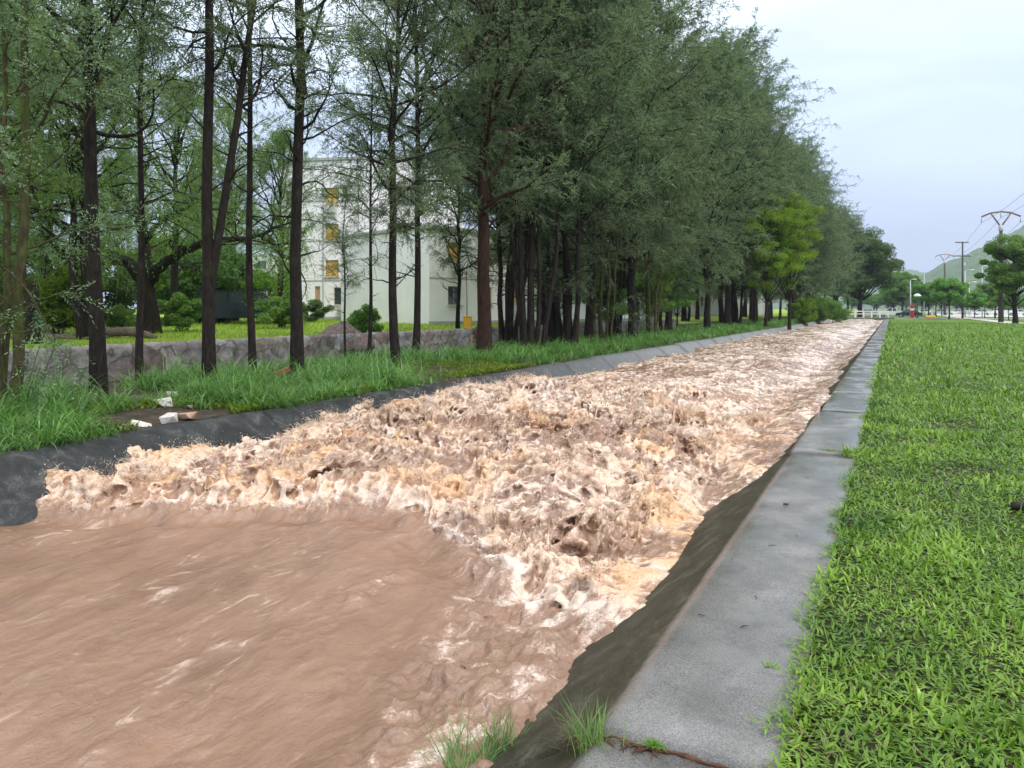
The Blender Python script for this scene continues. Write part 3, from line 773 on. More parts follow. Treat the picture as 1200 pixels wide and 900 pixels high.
def clump_tree(seed, H, r0, R_, ch, lo, nc=40, per=700, leaf=0.16, trunk_k=1, flat=1.0, fork=6, shell=0.5, fine=1.0):
    """broad-leaved tree: a forked trunk carrying leaf clumps spread over an uneven crown"""
    rs = np.random.RandomState(seed); wood = []
    top = H - ch * 0.45; k = 8; tz = np.linspace(0, 1, k)
    pts = np.zeros((k, 3)); pts[:, :2] = np.cumsum(rs.randn(k, 2) * 0.03 * H / 6, 0); pts[:, :2] -= pts[:1, :2]; pts[:, 2] = tz * top - 0.1 * (1 - tz) ** 6
    if r0 > 0: wood.append((pts, r0 * (1 - 0.7 * tz) * (1 + 0.3 * np.exp(-tz * 14))))
    cz = H - ch / 2; Vs = []
    for q in range(nc):
        d = rs.randn(3); d = unit(d); rr = rs.uniform(shell, 1.0) ** 0.7 * (0.82 + 0.36 * rs.rand())
        c = np.array([d[0] * R_ * rr, d[1] * R_ * rr, cz + d[2] * ch / 2 * rr * flat]) + np.array([pts[-1, 0], pts[-1, 1], 0])
        if r0 > 0:
            s = pts[min(k - 1, max(2, int(k * min(0.95, max(lo, (c[2] - ch * 0.35) / max(top, 0.1))))))]
            t = np.linspace(0, 1, 6)[:, None]; mid = (s + c) / 2 + np.array([0, 0, -0.12 * R_]) + rs.randn(3) * 0.08 * R_
            w_ = (1 - t) ** 2 * s + 2 * t * (1 - t) * mid + t ** 2 * c
            wood.append((w_, np.linspace(r0 * 0.28, r0 * 0.06, 6)))
        cr = R_ * rs.uniform(0.20, 0.36) * fine
        n = int(per * rs.uniform(0.7, 1.3)); v = unit(rs.randn(n, 3)) * (rs.rand(n, 1) ** 0.45) * cr * np.array([1.15, 1.15, 0.75])
        P_ = c + v; nrm = unit(v + rs.randn(n, 3) * 0.9 * cr + np.array([0, 0, 0.5 * cr])); a = unit(np.cross(nrm, rs.randn(n, 3))); b = np.cross(nrm, a)
        l_ = leaf * rs.uniform(0.6, 1.2, (n, 1))
        Vs.append(np.stack([P_ - a * l_ * .5, P_ + b * l_ * .24, P_ + a * l_ * .5 - nrm * l_ * 0.1, P_ - b * l_ * .24], 1).reshape(-1, 3))
    V = np.concatenate(Vs); F = np.arange(len(V)).reshape(-1, 4)
    if wood:
        V1, F1 = tubes_np(wood, 8)
    else: V1, F1 = None, None
    return V1, F1, V, F

def make_tree(name, data, bark, leaf, crown_name='crown'):
    V1, F1, V, F = data
    r_ = empty(name)
    if V1 is not None: link('trunk', np_mesh('trunk', V1, F1, True), r_, M[bark])
    link(crown_name, np_mesh(crown_name, V, F), r_, M[leaf])
    return r_
protos = {}
used = set()
def place(kind, x, y, z=None, s=1.0, rz=0.0, label=None, cat='tree', group=None, name=None, sz=None):
    p = protos[kind]
    o = p if kind not in used else copy_tree(p)
    used.add(kind)
    if z is None: z = float(ground_z(np.array([x]), np.array([y]))[0]) - 0.03
    o.location = (x, y, z); o.rotation_euler = (0, 0, rz); o.scale = (s, s, s if sz is None else sz)
    for k_ in ('label', 'category', 'group'):
        if k_ in o: del o[k_]
    tag(o, label, cat, group)
    if name: o.name = name
    return o
protos['A'] = make_tree('row_tree', feather_tree(1, 16.0, 0.12, 0.27, 4.4, 62, wand=0.4, dens=1.4, ll=0.07, lw=0.024), 'bark', 'feather')
protos['B'] = make_tree('row_tree', feather_tree(2, 14.0, 0.13, 0.28, 3.8, 50, dens=1.25, ll=0.07, lw=0.024, lean=(0.02, 0.03)), 'bark', 'feather')
protos['C'] = make_tree('row_tree', feather_tree(3, 16.0, 0.12, 0.29, 4.3, 84, stems=5, dead=30, dens=1.2, ll=0.075, lw=0.027), 'bark', 'feather')
protos['D'] = make_tree('row_tree', feather_tree(4, 9.0, 0.055, 0.42, 1.8, 24, wand=0.6, dens=0.9, dead=10), 'bark', 'feather')
protos['E'] = make_tree('row_tree', feather_tree(5, 18.5, 0.22, 0.20, 6.2, 112, sub=10, ll=0.10, lw=0.036, dens=1.3, dome=0.4), 'bark', 'feather')
protos['F'] = make_tree('row_tree', feather_tree(6, 18.5, 0.19, 0.18, 5.6, 112, sub=10, stems=3, ll=0.10, lw=0.036, dead=30, dens=1.3, dome=0.4), 'bark', 'feather')
protos['G'] = make_tree('row_tree', feather_tree(7, 12.0, 0.075, 0.24, 2.8, 36, stems=4, dead=18, dens=1.0), 'moss_bark', 'feather')
protos['H'] = make_tree('row_tree', feather_tree(8, 15.0, 0.115, 0.30, 3.4, 36, wand=0.4, dens=1.1, dead=16, rise=0.9), 'bark', 'feather')
protos['T'] = make_tree('row_tree', feather_tree(14, 17.0, 0.22, 0.22, 5.0, 80, dens=1.5, ll=0.08, lw=0.029, sub=8), 'red_bark', 'feather')
GR = 'dark feathery trees in the row along the left canal bank'
def row(kind, u, X, rz, s, label, group=GR, sz=None):
    return place(kind, X, at_x(u, X), None, s, rz, label, 'tree', group, sz=sz)
row('G', 12, -11.0, 0.4, 1.0, 'mossy multi-stemmed tree in tall grass at the far left edge')
row('A', 116, -11.8, 1.0, 1.0, 'stout straight dark trunk in front of the left end of the stone wall')
row('D', 164, -12.4, 2.0, 1.25, 'slim pale-barked trunk leaning left beside the stone wall, right of the stout straight one')
protos['Hf'] = make_tree('row_tree', feather_tree(9, 15.5, 0.115, 0.38, 3.2, 34, wand=0.35, fork=0.15, dens=1.1, stems=2, dead=10), 'bark', 'feather')
row('Hf', 246, -11.3, YAW, 1.0, 'forked dark tree standing nearest the canal by the white rubble')
row('D', 297, -12.2, 4.0, 1.45, 'thin dark trunk between the forked tree and the thick branching one')
row('H', 348, -11.4, 0.0, 1.15, 'thick dark trunk with raised side limbs beside the terracotta brick')
row('D', 404, -12.3, 5.2, 0.62, 'short spindly sapling in the wall-side grass in front of the white building', sz=0.5)
row('D', 432, -12.2, 0.6, 0.95, 'thin bare stem with few leaves right of the spindly sapling')
row('B', 466, -11.4, 0.0, 0.9, 'slender trunk leaning right over the last clump of long grass')
row('A', 487, -12.8, 2.9, 0.88, 'slender straight trunk just behind the leaning one')
row('T', 567, -11.6, 0.0, 1.0, 'heavy red-brown trunk on bare soil right of the yellow post')
row('C', 594, -12.6, 1.0, 1.0, 'slim-stemmed tree close behind the heavy red-brown trunk')
row('C', 622, -11.3, 2.0, 1.1, 'dense cluster of dark stems right of the heavy red-brown trunk')
row('F', 648, -12.2, 3.0, 0.85, 'thick bundle of dark stems with dry brown twigs at mid row')
row('C', 668, -11.0, 4.1, 1.1, 'many-stemmed tree with slanting vine-like stems at the canal side')
row('E', 690, -11.8, 5.1, 0.95, 'single thick dark trunk amid the dense mid-row stems')
row('G', 706, -11.2, 0.9, 1.2, 'thin mossy stems grouped right of the dense mid row')
row('C', 722, -12.0, 5.7, 1.05, 'tight group of pale brown stems in the middle of the row')
row('E', 742, -11.0, 3.3, 0.97, 'trunk wrapped in leafy creeper right of the pale brown stems')
row('G', 762, -11.6, 2.4, 1.25, 'sparse light stems with sunlit leaves in the gap of the row')
row('F', 782, -11.9, 4.2, 0.95, 'thin stems set back in the gap left of the big forked trunk')
row('E', 829, -11.0, 0.5, 0.95, 'big forked trunk with one orange-brown side, its crown hanging over the canal')
row('E', 846, -13.0, 2.5, 1.0, 'dark trunk set back behind the big forked trunk')
GF = 'trees merging in the far stretch of the row'
LF = 'feathery tree in the dense far stretch of the canal-side row'
rf = random.Random(8)
y_ = at_x(862, -11.2); kk = 0
while y_ < 122:
    kd = ['E', 'F', 'A', 'E', 'F'][kk % 5]
    place(kd, -11.3 + rf.uniform(-0.9, 0.9), y_, None, rf.uniform(0.95, 1.15) * (1 if kd != 'A' else 1.1), rf.uniform(0, 6.28), LF, 'tree', GF)
    y_ += rf.uniform(3.2, 5.0); kk += 1
for k in range(9):
    place('F' if k % 2 else 'E', -17 + rf.uniform(-1.5, 1), 38 + 9.5 * k, None, rf.uniform(0.85, 1.0), rf.uniform(0, 6.28), 'dark feathery tree in the second line behind the canal-side row', 'tree', 'second line of trees behind the row')

# pale drooping trees on the far lawn
protos['W'] = make_tree('drooping_tree', feather_tree(21, 9.0, 0.16, 0.28, 4.2, 44, ll=0.10, lw=0.022, droop=1.3, rise=0.55, m=16, dens=0.9), 'bark', 'feather_pale')
protos['W2'] = make_tree('drooping_tree', feather_tree(22, 11.0, 0.2, 0.30, 4.6, 50, ll=0.11, lw=0.026, droop=1.1, rise=0.5, m=16, dens=0.8, stems=2), 'bark', 'feather_pale')
GD = 'pale drooping trees on the lawn behind the stone wall'
for kd, u, d, s, rz, lb in (('W', -40, 20, 1.0, 0, 'pale drooping tree behind the left edge of the stone wall'),
                            ('W2', 60, 34, 1.0, 1, 'pale drooping tree above the round lime shrub'),
                            ('W', 330, 40, 1.1, 2, 'light drooping tree veiling the left corner of the white building'),
                            ('W2', 232, 62, 1.2, 3, 'tall pale tree far behind the lawn shrubs'),
                            ('W2', 20, 55, 1.25, 5, 'tall hazy tree far back at the left edge'),
                            ('W', 140, 50, 1.15, 6, 'pale tree behind the old spreading tree')):
    p = W(u, 378, d); place(kd, p.x, p.y, None, s, rz, lb, 'tree', GD)
protos['V'] = make_tree('drooping_tree', feather_tree(24, 11.0, 0.10, 0.22, 3.6, 54, ll=0.085, lw=0.026, droop=1.0, rise=0.3, m=16, dens=1.1), 'bark', 'feather')
for u, d, s, lb in ((536, 33, 0.95, 'dark drooping tree filling the gap left of the heavy trunk'), (610, 38, 1.1, 'dark drooping tree behind the stems right of the heavy trunk')):
    p = W(u, 378, d); place('V', p.x, p.y, None, s, u, lb, 'tree', GD)
for kd, u, d, s, rz in (('W2', -190, 30, 1.2, 2), ('W2', -330, 34, 1.3, 5), ('W', -260, 24, 1.1, 3), ('W2', -70, 26, 1.15, 7), ('W2', 105, 25, 1.2, 8), ('W', 205, 40, 1.4, 9), ('W2', 275, 52, 1.3, 1.5), ('W', 20, 30, 1.4, 4.5)):
    p = W(u, 378, d); place(kd, p.x, p.y, None, s, rz, 'tall drooping tree of the leafy backdrop behind the stone wall', 'tree', 'leafy backdrop of tall drooping trees')

# the old spreading tree on the lawn, limbs traced at their distance
D0 = 30.0
b0 = W(172, 381, D0); z0 = float(ground_z(np.array([b0.x]), np.array([b0.y]))[0]); old = empty('spreading_tree', (b0.x, b0.y, z0))
tag(old, 'old black-barked tree with wide spreading limbs on the far lawn', 'tree')
def L3(pts, dd=0.0, jit=0):
    n = len(pts); q = []
    for i, (u, v) in enumerate(pts): q.append(np.array(W(u, v, D0 + dd * i / max(1, n - 1))) - np.array([b0.x, b0.y, z0]))
    q = np.array(q); t = np.linspace(0, n - 1, n * 3); return np.stack([np.interp(t, np.arange(n), q[:, a]) for a in range(3)], 1)
limbs = [(L3([(178, 402), (177, 388), (174, 362), (171, 340), (169, 318)]), 0.48, 0.30),
         (L3([(169, 325), (148, 308), (125, 298), (95, 285), (70, 262), (45, 232)], 2), 0.27, 0.05),
         (L3([(150, 309), (122, 305), (92, 300), (66, 296), (40, 300)], -3), 0.18, 0.04),
         (L3([(168, 320), (172, 296), (168, 268), (162, 240), (166, 210), (176, 180)], 2), 0.24, 0.05),
         (L3([(170, 288), (180, 268), (196, 254), (214, 246), (232, 240)], -2), 0.12, 0.03),
         (L3([(172, 330), (190, 312), (212, 296), (236, 285), (262, 282), (290, 279), (312, 272), (334, 262)], -3), 0.24, 0.04),
         (L3([(305, 275), (322, 290), (336, 304), (350, 318)], 1), 0.09, 0.02),
         (L3([(236, 285), (252, 268), (275, 258), (298, 256)], 2), 0.10, 0.02),
         (L3([(165, 262), (150, 240), (130, 225), (110, 216)], 3), 0.11, 0.03),
         (L3([(120, 297), (108, 270), (100, 245), (84, 222)], -3), 0.12, 0.03)]
rs = np.random.RandomState(77); paths = []; AP, AD = [], []
for pts, ra, rb in limbs:
    pts = pts + rs.randn(*pts.shape) * (0.05 if ra < 0.4 else 0.0); paths.append((pts, np.linspace(ra, rb, len(pts))))
    if ra > 0.4: continue
    for _ in range(14):
        j = rs.randint(len(pts) // 3, len(pts)); c = curve(pts[j], unit(rs.randn(3) + np.array([0, 0, 0.9])), rs.uniform(0.8, 2.6), 8, rs, 0.25, -0.03)
        paths.append((c, np.linspace(0.035, 0.006, 8)))
        for _ in range(9):
            i = rs.randint(3, 8); AP.append(c[i]); AD.append(rs.randn(3) * 0.6 + np.array([0, 0, -0.3]))
V1, F1 = tubes_np(paths, 8)
link('trunk', np_mesh('trunk', V1, F1, True), old, M['bark'])
AP = np.array(AP); V, F = leaf_sprays(AP, np.array(AD), rs.uniform(0.5, 1.1, len(AP)), 18, 0.13, 0.03, rs, 0.9)
link('crown', np_mesh('crown', V, F), old, M['feather_pale'])

# round and bushy shrubs on the far lawn and along the wall
protos['bush'] = make_tree('shrub', clump_tree(31, 3.0, 0.04, 1.6, 3.0, 0.1, 46, 420, 0.16), 'bark', 'lime')
protos['bush2'] = make_tree('shrub', clump_tree(32, 2.2, 0.03, 1.4, 2.2, 0.1, 36, 420, 0.14), 'bark', 'broad')
protos['weed'] = make_tree('shrub', clump_tree(33, 1.4, 0.02, 0.9, 1.4, 0.1, 34, 220, 0.13, shell=0.2), 'bark', 'lawn_tree')
def shrub(kind, u, v, d, s, lb, rz=0.0, group=None, sz=None):
    p = W(u, v, d); return place(kind, p.x, p.y, None, s, rz, lb, 'shrub', group, 'shrub', sz)
shrub('bush', 70, 370, 27, 0.82, 'round lime-green shrub on the lawn at left', 0, sz=0.82)
shrub('bush', 314, 365, 47, 1.15, 'bright green shrub by the corner of the white building', 1, sz=1.1)
shrub('bush', 205, 372, 50, 1.9, 'large yellow-green bush behind the spreading tree', 2)
shrub('bush2', 242, 372, 48, 2.3, 'dark leafy bush between lawn and distant block', 3)
shrub('weed', 214, 378, 33, 1.15, 'low feathery weed patch right of the spreading tree', 0)
shrub('weed', 330, 378, 38, 1.3, 'grey-green low bush at the foot of the white building', 2)
shrub('weed', 142, 378, 34, 0.8, 'small light green bush left of the spreading trunk', 4)
shrub('bush2', 366, 371, 52, 0.75, 'dark green shrub against the white facade', 4)
shrub('weed', 425, 380, 30, 0.85, 'small leafy plant growing behind the wall by the rubble heap', 1)
shrub('bush2', 20, 372, 40, 2.4, 'dark bush at the left edge behind the trees', 5)
shrub('bush2', 110, 372, 44, 1.8, 'shaded bush behind the lime-green shrub', 1)
# hedge and bushes where the row ends
protos['hedge'] = make_tree('shrub', clump_tree(36, 2.6, 0.04, 2.2, 2.6, 0.1, 60, 420, 0.16, shell=0.3), 'bark', 'lawn_tree')
p = W(980, 372, 92); place('hedge', p.x - 0.4, p.y, None, 0.95, 0, 'bright rounded shrub beside the far end of the canal', 'shrub', name='shrub')
p = W(940, 372, 80); place('bush', p.x, p.y, None, 0.9, 0, 'small lime shrub in the shade of the far row', 'shrub', name='shrub')
p = W(962, 366, 96); place('hedge', p.x - 1, p.y, None, 1.2, 2, 'dark leafy shrub under the last row trees', 'shrub', name='shrub')
# lime-leaved tree that glows in the row
protos['limetree'] = make_tree('lime_leaved_tree', clump_tree(41, 11.5, 0.14, 3.0, 8.0, 0.2, 110, 420, 0.13, shell=0.2, fine=0.6), 'bark', 'lime_tree')
X_ = -7.6; place('limetree', X_, at_x(925, X_), None, 1.0, 0, 'yellow-green leafy tree glowing among the dark row', 'tree')
place('limetree', -9.0, at_x(897, -9.0), None, 0.92, 2, 'smaller yellow-green tree just left of the glowing one', 'tree')
protos['bushylow'] = make_tree('leafy_tree', clump_tree(42, 5.0, 0.06, 1.8, 4.0, 0.2, 40, 380, 0.17, shell=0.2), 'bark', 'lawn_tree')
for u, X_, s, lb in ((712, -12.6, 0.8, 'small bright tree behind the mid-row stems'), (760, -12.4, 0.9, 'leafy young tree in the gap of the row'), (793, -13.4, 1.0, 'leafy young tree left of the big forked trunk'), (655, -14.2, 0.8, 'leafy young tree seen between the dense stems')):
    place('bushylow', X_, at_x(u, X_), None, s, X_, lb, 'tree', name='leafy_tree')
# the dark round tree beyond the bridge
protos['dark'] = make_tree('broad_leaved_tree', clump_tree(43, 19.0, 0.5, 7.0, 15.0, 0.2, 90, 900, 0.42, shell=0.35, fine=0.8), 'bark', 'broad')
p = W(1008, 372, 150); place('dark', p.x, p.y, 0, 0.92, 0, 'large dark broad-leaved tree beyond the white bridge railing', 'tree')
for u, d, s_t in ((966, 128, 0.95), (982, 138, 1.0), (994, 152, 1.0)):
    p = W(u, 372, d); place('E', p.x, p.y, 0, s_t, u, LF, 'tree', GF)
p = W(978, 372, 165); place('dark', p.x, p.y, 0, 1.1, 2, 'second dark broad-leaved tree hidden behind the row end', 'tree')
# ================================================================== GRASS
def blades(x, y, z, L, wd, az, tilt, bend, seg=3, fold=0.0):
    """curved tapering strips; arrays of equal length"""
    n = len(x); t = np.linspace(0, 1, seg + 1); V = np.empty((n, seg * 2 + 1, 3), np.float32)
    dx, dy = np.cos(az), np.sin(az); px_, py_ = -dy, dx
    h = np.zeros(n); r = np.zeros(n); st = L / seg
    for k in range(seg + 1):
        ww = wd * (0.65 + 0.35 * math.sin(PI * min(1, t[k] * 1.3))) * (1 - t[k] ** 2.2) / 2
        cx, cy_, cz = x + dx * r, y + dy * r, z + h
        if k < seg:
            V[:, 2 * k] = np.stack([cx + px_ * ww, cy_ + py_ * ww, cz], 1); V[:, 2 * k + 1] = np.stack([cx - px_ * ww, cy_ - py_ * ww, cz], 1)
        else: V[:, 2 * k] = np.stack([cx, cy_, cz], 1)
        an = tilt + bend * (t[k] + 0.5 / seg); r = r + np.sin(an) * st; h = h + np.cos(an) * st
    fq = []
    for k in range(seg - 1): fq += [(2 * k, 2 * k + 1, 2 * k + 3), (2 * k, 2 * k + 3, 2 * k + 2)]
    fq.append((2 * seg - 2, 2 * seg - 1, 2 * seg)); fq = np.array(fq)
    F = (fq[None] + (np.arange(n) * (2 * seg + 1))[:, None, None]).reshape(-1, 3)
    return V.reshape(-1, 3), F
def merge(parts):
    Vs, Fs, b = [], [], 0
    for V, F in parts: Vs.append(V); Fs.append(F + b); b += len(V)
    return np.concatenate(Vs), np.concatenate(Fs)
rs = np.random.RandomState(101)
def lawn_edge(y): return -0.36 + 0.07 * n2(y * 1.7, y * 0 + 3, 90) + 0.05 * n2(y * 6, y * 0 + 5, 91) + np.where(np.abs(y - 9.0) < 0.12, -0.10, 0)
parts = []
# near turf: density falls with distance while blades grow a little coarser
bands = [(1.2, 3.4, 7400, 1.0), (3.4, 6, 6000, 1.05), (6, 10, 3300, 1.3), (10, 17, 1700, 1.7), (17, 30, 420, 2.4), (30, 55, 120, 3.6), (55, 95, 70, 3.6)]
for y0, y1, dn, sc in bands:
    wx = 0.9 + 0.20 * y1 + 1.0; n = int((y1 - y0) * wx * dn * 0.62)
    y = rs.uniform(y0, y1, n); x = -0.62 + rs.rand(n) * (wx + 0.6)
    e = lawn_edge(y); patch = fbm2(x * 1.6, y * 1.6, 92, 3); bare = fbm2(x * 0.9 + 9, y * 0.9, 93, 3)
    ok = (x > e) & ((x < 1.6 + 0.20 * y)) & (rs.rand(n) < np.clip(1.15 - np.clip((bare - 0.18) * 5, 0, 0.85), 0, 1))
    x, y, patch = x[ok], y[ok], patch[ok]; n = len(x)
    L = sc * (0.036 + 0.045 * rs.rand(n) ** 2) * (1 + 0.9 * patch) + (rs.rand(n) < 0.03) * 0.05
    wd = sc * rs.uniform(0.006, 0.0175, n) * (0.8 + 0.5 * np.clip(patch * 2 + 0.5, 0, 1)); z = ground_z(x, y) + rs.rand(n) * 0.018
    parts.append(blades(x, y, z, np.maximum(L, 0.02), wd, rs.uniform(0, 2 * PI, n), np.where(rs.rand(n) < 0.62, rs.uniform(0.85, 1.5, n), rs.uniform(0.1, 1.1, n)), rs.uniform(0.1, 1.2, n), 3 if y1 <= 10 else 2))
V, F = merge(parts)
print('lawn tris', len(F))
tag(link('lawn_grass', np_mesh('lawn_grass', V, F), None, M['blade']), 'short broad-bladed green grass covering the lawn', 'grass', kind='stuff')
# dry stalks and litter lying in the turf
n = 2600; y = 1.5 + rs.rand(n) ** 1.6 * 14; x = lawn_edge(y) - 0.02 + rs.rand(n) ** 1.3 * (1.2 + 0.2 * y)
V, F = blades(x, y, ground_z(x, y) + 0.012 + rs.rand(n) * 0.03, rs.uniform(0.03, 0.13, n), rs.uniform(0.002, 0.005, n), rs.uniform(0, 6.3, n), rs.uniform(1.1, 1.55, n), rs.uniform(-0.2, 0.3, n), 3)
tag(link('dry_stalks', np_mesh('dry_stalks', V, F), None, M['dry']), 'dry brown stalks lying in the lawn grass', 'dead grass', kind='stuff')
# ragged runners reaching over the slab edge
n = 4200; y = 1.3 + rs.rand(n) ** 1.4 * 24; cl = n2(y * 3.6, y * 0, 95); ok = cl > 0.02; y = y[ok]; n = len(y)
x = lawn_edge(y) + 0.02 - np.abs(rs.randn(n)) * 0.035 * (1 + y * 0.04)
V, F = blades(x, y, 0.004 + rs.rand(n) * 0.015, rs.uniform(0.02, 0.075, n), rs.uniform(0.005, 0.012, n) * (1 + y * 0.05), PI + rs.uniform(-1.9, 1.9, n), rs.uniform(0.9, 1.5, n), rs.uniform(0, 0.5, n), 3)
tag(link('edge_grass', np_mesh('edge_grass', V, F), None, M['blade']), 'ragged grass runners creeping over the edge of the concrete slabs', 'grass', kind='stuff')

# long arching grass on the left bank, in clumps
def clump_field(cnt, yr, xr, per, Lr, seed, wk=1.0, gate=None, off=110):
    r_ = np.random.RandomState(seed); cyy = yr[0] + (yr[1] - yr[0]) * r_.rand(cnt); cxx = r_.uniform(xr[0], xr[1], cnt)
    gsel = n2(cxx * 0.55, cyy * 0.40, off) + r_.uniform(-0.12, 0.12, cnt)
    if gate is not None:
        k_ = gsel > gate(cxx, cyy); cxx, cyy, gsel = cxx[k_], cyy[k_], gsel[k_]
    m_ = len(cxx); n = m_ * per
    cx_ = np.repeat(cxx, per); cy2 = np.repeat(cyy, per); hs = np.repeat(r_.uniform(0.55, 1.45, m_), per)
    x = cx_ + r_.randn(n) * 0.07 * wk; y = cy2 + r_.randn(n) * 0.07 * wk; ok = x < -8.5; x, y, hs = x[ok], y[ok], hs[ok]; n = len(x)
    L = hs * r_.uniform(Lr[0], Lr[1], n)
    return blades(x, y, ground_z(x, y) - 0.01, L, wk * r_.uniform(0.009, 0.021, n), r_.uniform(0, 2 * PI, n), r_.uniform(0.05, 0.75, n), r_.uniform(0.9, 2.5, n), 6)
def gate_near(x, y):
    # thick at the left edge and round the trunks, bare where the rubble and open soil lie
    d_rub = np.hypot(x - rub.x, (y - rub.y) * 0.8); d_soil = np.hypot((x - soil.x), (y - soil.y) * 0.55)
    return -0.32 + 1.2 * np.exp(-(d_rub / 1.05) ** 2) + 0.75 * np.exp(-(d_soil / 1.3) ** 2) + 0.25 * sstep(-9.9, -9.2, x) * sstep(9.0, 13.0, y)
rub = P(195, 492, 0.04); soil = P(535, 432, 0.1)
parts = [clump_field(520, (-5, 3.5), (-12.6, -8.62), 30, (0.30, 0.70), 206, 1.0, gate_near),
         clump_field(700, (3.5, 15.5), (-12.6, -8.62), 34, (0.30, 0.80), 201, 1.0, gate_near),
         clump_field(420, (3.5, 12), (-10.6, -8.6), 36, (0.16, 0.40), 202, 0.9, gate_near, 120),
         clump_field(700, (15.5, 32), (-12.8, -8.65), 40, (0.25, 0.62), 203, 1.4, lambda x, y: gate_near(x, y) - 0.02),
         clump_field(800, (32, 70), (-13.2, -8.7), 26, (0.25, 0.6), 204, 2.4, lambda x, y: -0.35),
         clump_field(600, (70, 131), (-13.2, -8.7), 16, (0.3, 0.7), 205, 4.0, lambda x, y: -0.5)]
V, F = merge(parts); print('bank tris', len(F))
tag(link('bank_grass', np_mesh('bank_grass', V, F), None, M['long_grass']), 'long arching green grass in clumps along the left canal bank', 'grass', kind='stuff')
# low broad weeds at the foot of the long grass
n = 16000; y = 3.5 + rs.rand(n) * 16; x = -8.66 - rs.rand(n) ** 1.7 * 2.6; ok = (n2(x * 1.1, y * 1.1, 131) > -0.08) & (np.hypot(x - rub.x, y - rub.y) > 0.9) & (n2(x * 0 + 1, y * 0.5, 133) > -0.2); x, y = x[ok], y[ok]; n = len(x)
V, F = blades(x, y, ground_z(x, y) + rs.rand(n) * 0.10, rs.uniform(0.05, 0.10, n), rs.uniform(0.025, 0.05, n), rs.uniform(0, 6.3, n), rs.uniform(0.6, 1.3, n), rs.uniform(0.1, 0.5, n), 3)
tag(link('bank_weeds', np_mesh('bank_weeds', V, F), None, M['lime']), 'low bright green broad-leaved weeds along the left canal lip', 'weeds', kind='stuff')
# fallen leaves and twigs on the bank soil
n = 9000; y = 3.5 + rs.rand(n) ** 1.3 * 40; x = -8.66 - rs.rand(n) * 4.6
V, F = blades(x, y, ground_z(x, y) + 0.01, rs.uniform(0.02, 0.09, n), rs.uniform(0.006, 0.03, n), rs.uniform(0, 6.3, n), rs.uniform(1.3, 1.6, n), rs.uniform(-0.2, 0.2, n), 2)
tag(link('leaf_litter', np_mesh('leaf_litter', V, F), None, M['dry']), 'brown leaf litter and twigs on the bank soil', 'leaf litter', kind='stuff')
# rough grass on the lawn behind the wall
n = 60000; y = -5 + rs.rand(n) * 60; x = -13.9 - rs.rand(n) ** 1.4 * 36; 
V, F = blades(x, y, ground_z(x, y) - 0.01, rs.uniform(0.05, 0.17, n) * (1 + (-x - 14) * 0.02), rs.uniform(0.012, 0.03, n) * (1 + (-x - 14) * 0.03), rs.uniform(0, 6.3, n), rs.uniform(0.1, 0.7, n), rs.uniform(0.1, 0.9, n), 2)
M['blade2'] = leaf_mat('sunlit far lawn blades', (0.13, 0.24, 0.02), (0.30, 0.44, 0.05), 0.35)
tag(link('far_lawn_grass', np_mesh('far_lawn_grass', V, F), None, M['blade2']), 'yellow-green grass on the lawn behind the stone wall', 'grass', kind='stuff')

# tufts growing out of the slab joints, each a plant of its own
def tuft(name, loc, n, Lr, wr, spread, seed, label, lean=(0, 0), matn='long_grass', tilt=(0.05, 0.9), bend=(0.3, 1.6), stems=0):
    r_ = np.random.RandomState(seed); root = empty(name, loc); tag(root, label, 'grass tuft')
    az = r_.uniform(0, 2 * PI, n); az = np.where(r_.rand(n) < 0.6, math.atan2(lean[1], lean[0]) + r_.uniform(-0.9, 0.9, n), az) if lean != (0, 0) else az
    V, F = blades(r_.randn(n) * spread[0], r_.randn(n) * spread[1], np.zeros(n) - 0.01, r_.uniform(*Lr, n), r_.uniform(*wr, n), az, r_.uniform(*tilt, n), r_.uniform(*bend, n), 6)
    link('blades', np_mesh('blades', V, F), root, M[matn])
    if stems:
        ps = []
        for _ in range(stems):
            a = r_.uniform(0, 2 * PI); c = curve((r_.randn() * .03, r_.randn() * .03, 0), (math.cos(a) * .7 + lean[0], math.sin(a) * .7 + lean[1], 0.5), r_.uniform(*Lr) * 1.1, 8, r_, 0.22, -0.03)
            ps.append((c, np.linspace(0.0022, 0.001, 8)))
        V, F = tubes_np(ps, 4); link('stem', np_mesh('stem', V, F, True), root, M['dry'])
    return root
t1 = P(690, 868, -0.03)
tuft('grass_tuft', (t1.x, t1.y, -0.06), 170, (0.06, 0.25), (0.002, 0.005), (0.035, 0.03), 1, 'feathery grass tuft with dry roots in the nearest slab joint', (-0.5, 0.7), tilt=(0.0, 0.7), stems=16)
t2 = P(548, 905, -0.42)
tuft('grass_tuft', (t2.x, t2.y, -0.46), 120, (0.15, 0.42), (0.004, 0.008), (0.07, 0.05), 2, 'dark green grass tuft hanging over the water at the bottom edge', (-0.4, 0.8), tilt=(0.2, 1.0), stems=4)
t2 = P(585, 885, -0.38)
tuft('grass_tuft', (t2.x, t2.y, -0.40), 60, (0.12, 0.30), (0.004, 0.007), (0.04, 0.04), 9, 'smaller grass tuft on the slope beside the hanging one', (0.1, 0.9), tilt=(0.1, 0.9), stems=2)
t3 = P(765, 868, 0)
tuft('moss_clump', (t3.x, t3.y, -0.005), 160, (0.012, 0.03), (0.003, 0.006), (0.018, 0.008), 3, 'small bright moss clump in the nearest slab joint', matn='lime', tilt=(0.2, 1.2))
t3 = P(972, 528, 0)
tuft('grass_tuft', (t3.x + 0.02, t3.y, 0), 240, (0.03, 0.10), (0.004, 0.008), (0.09, 0.03), 4, 'flat grass runner lying across the second slab joint', (-1.0, 0.0), matn='blade', tilt=(0.8, 1.4), bend=(0, 0.4))
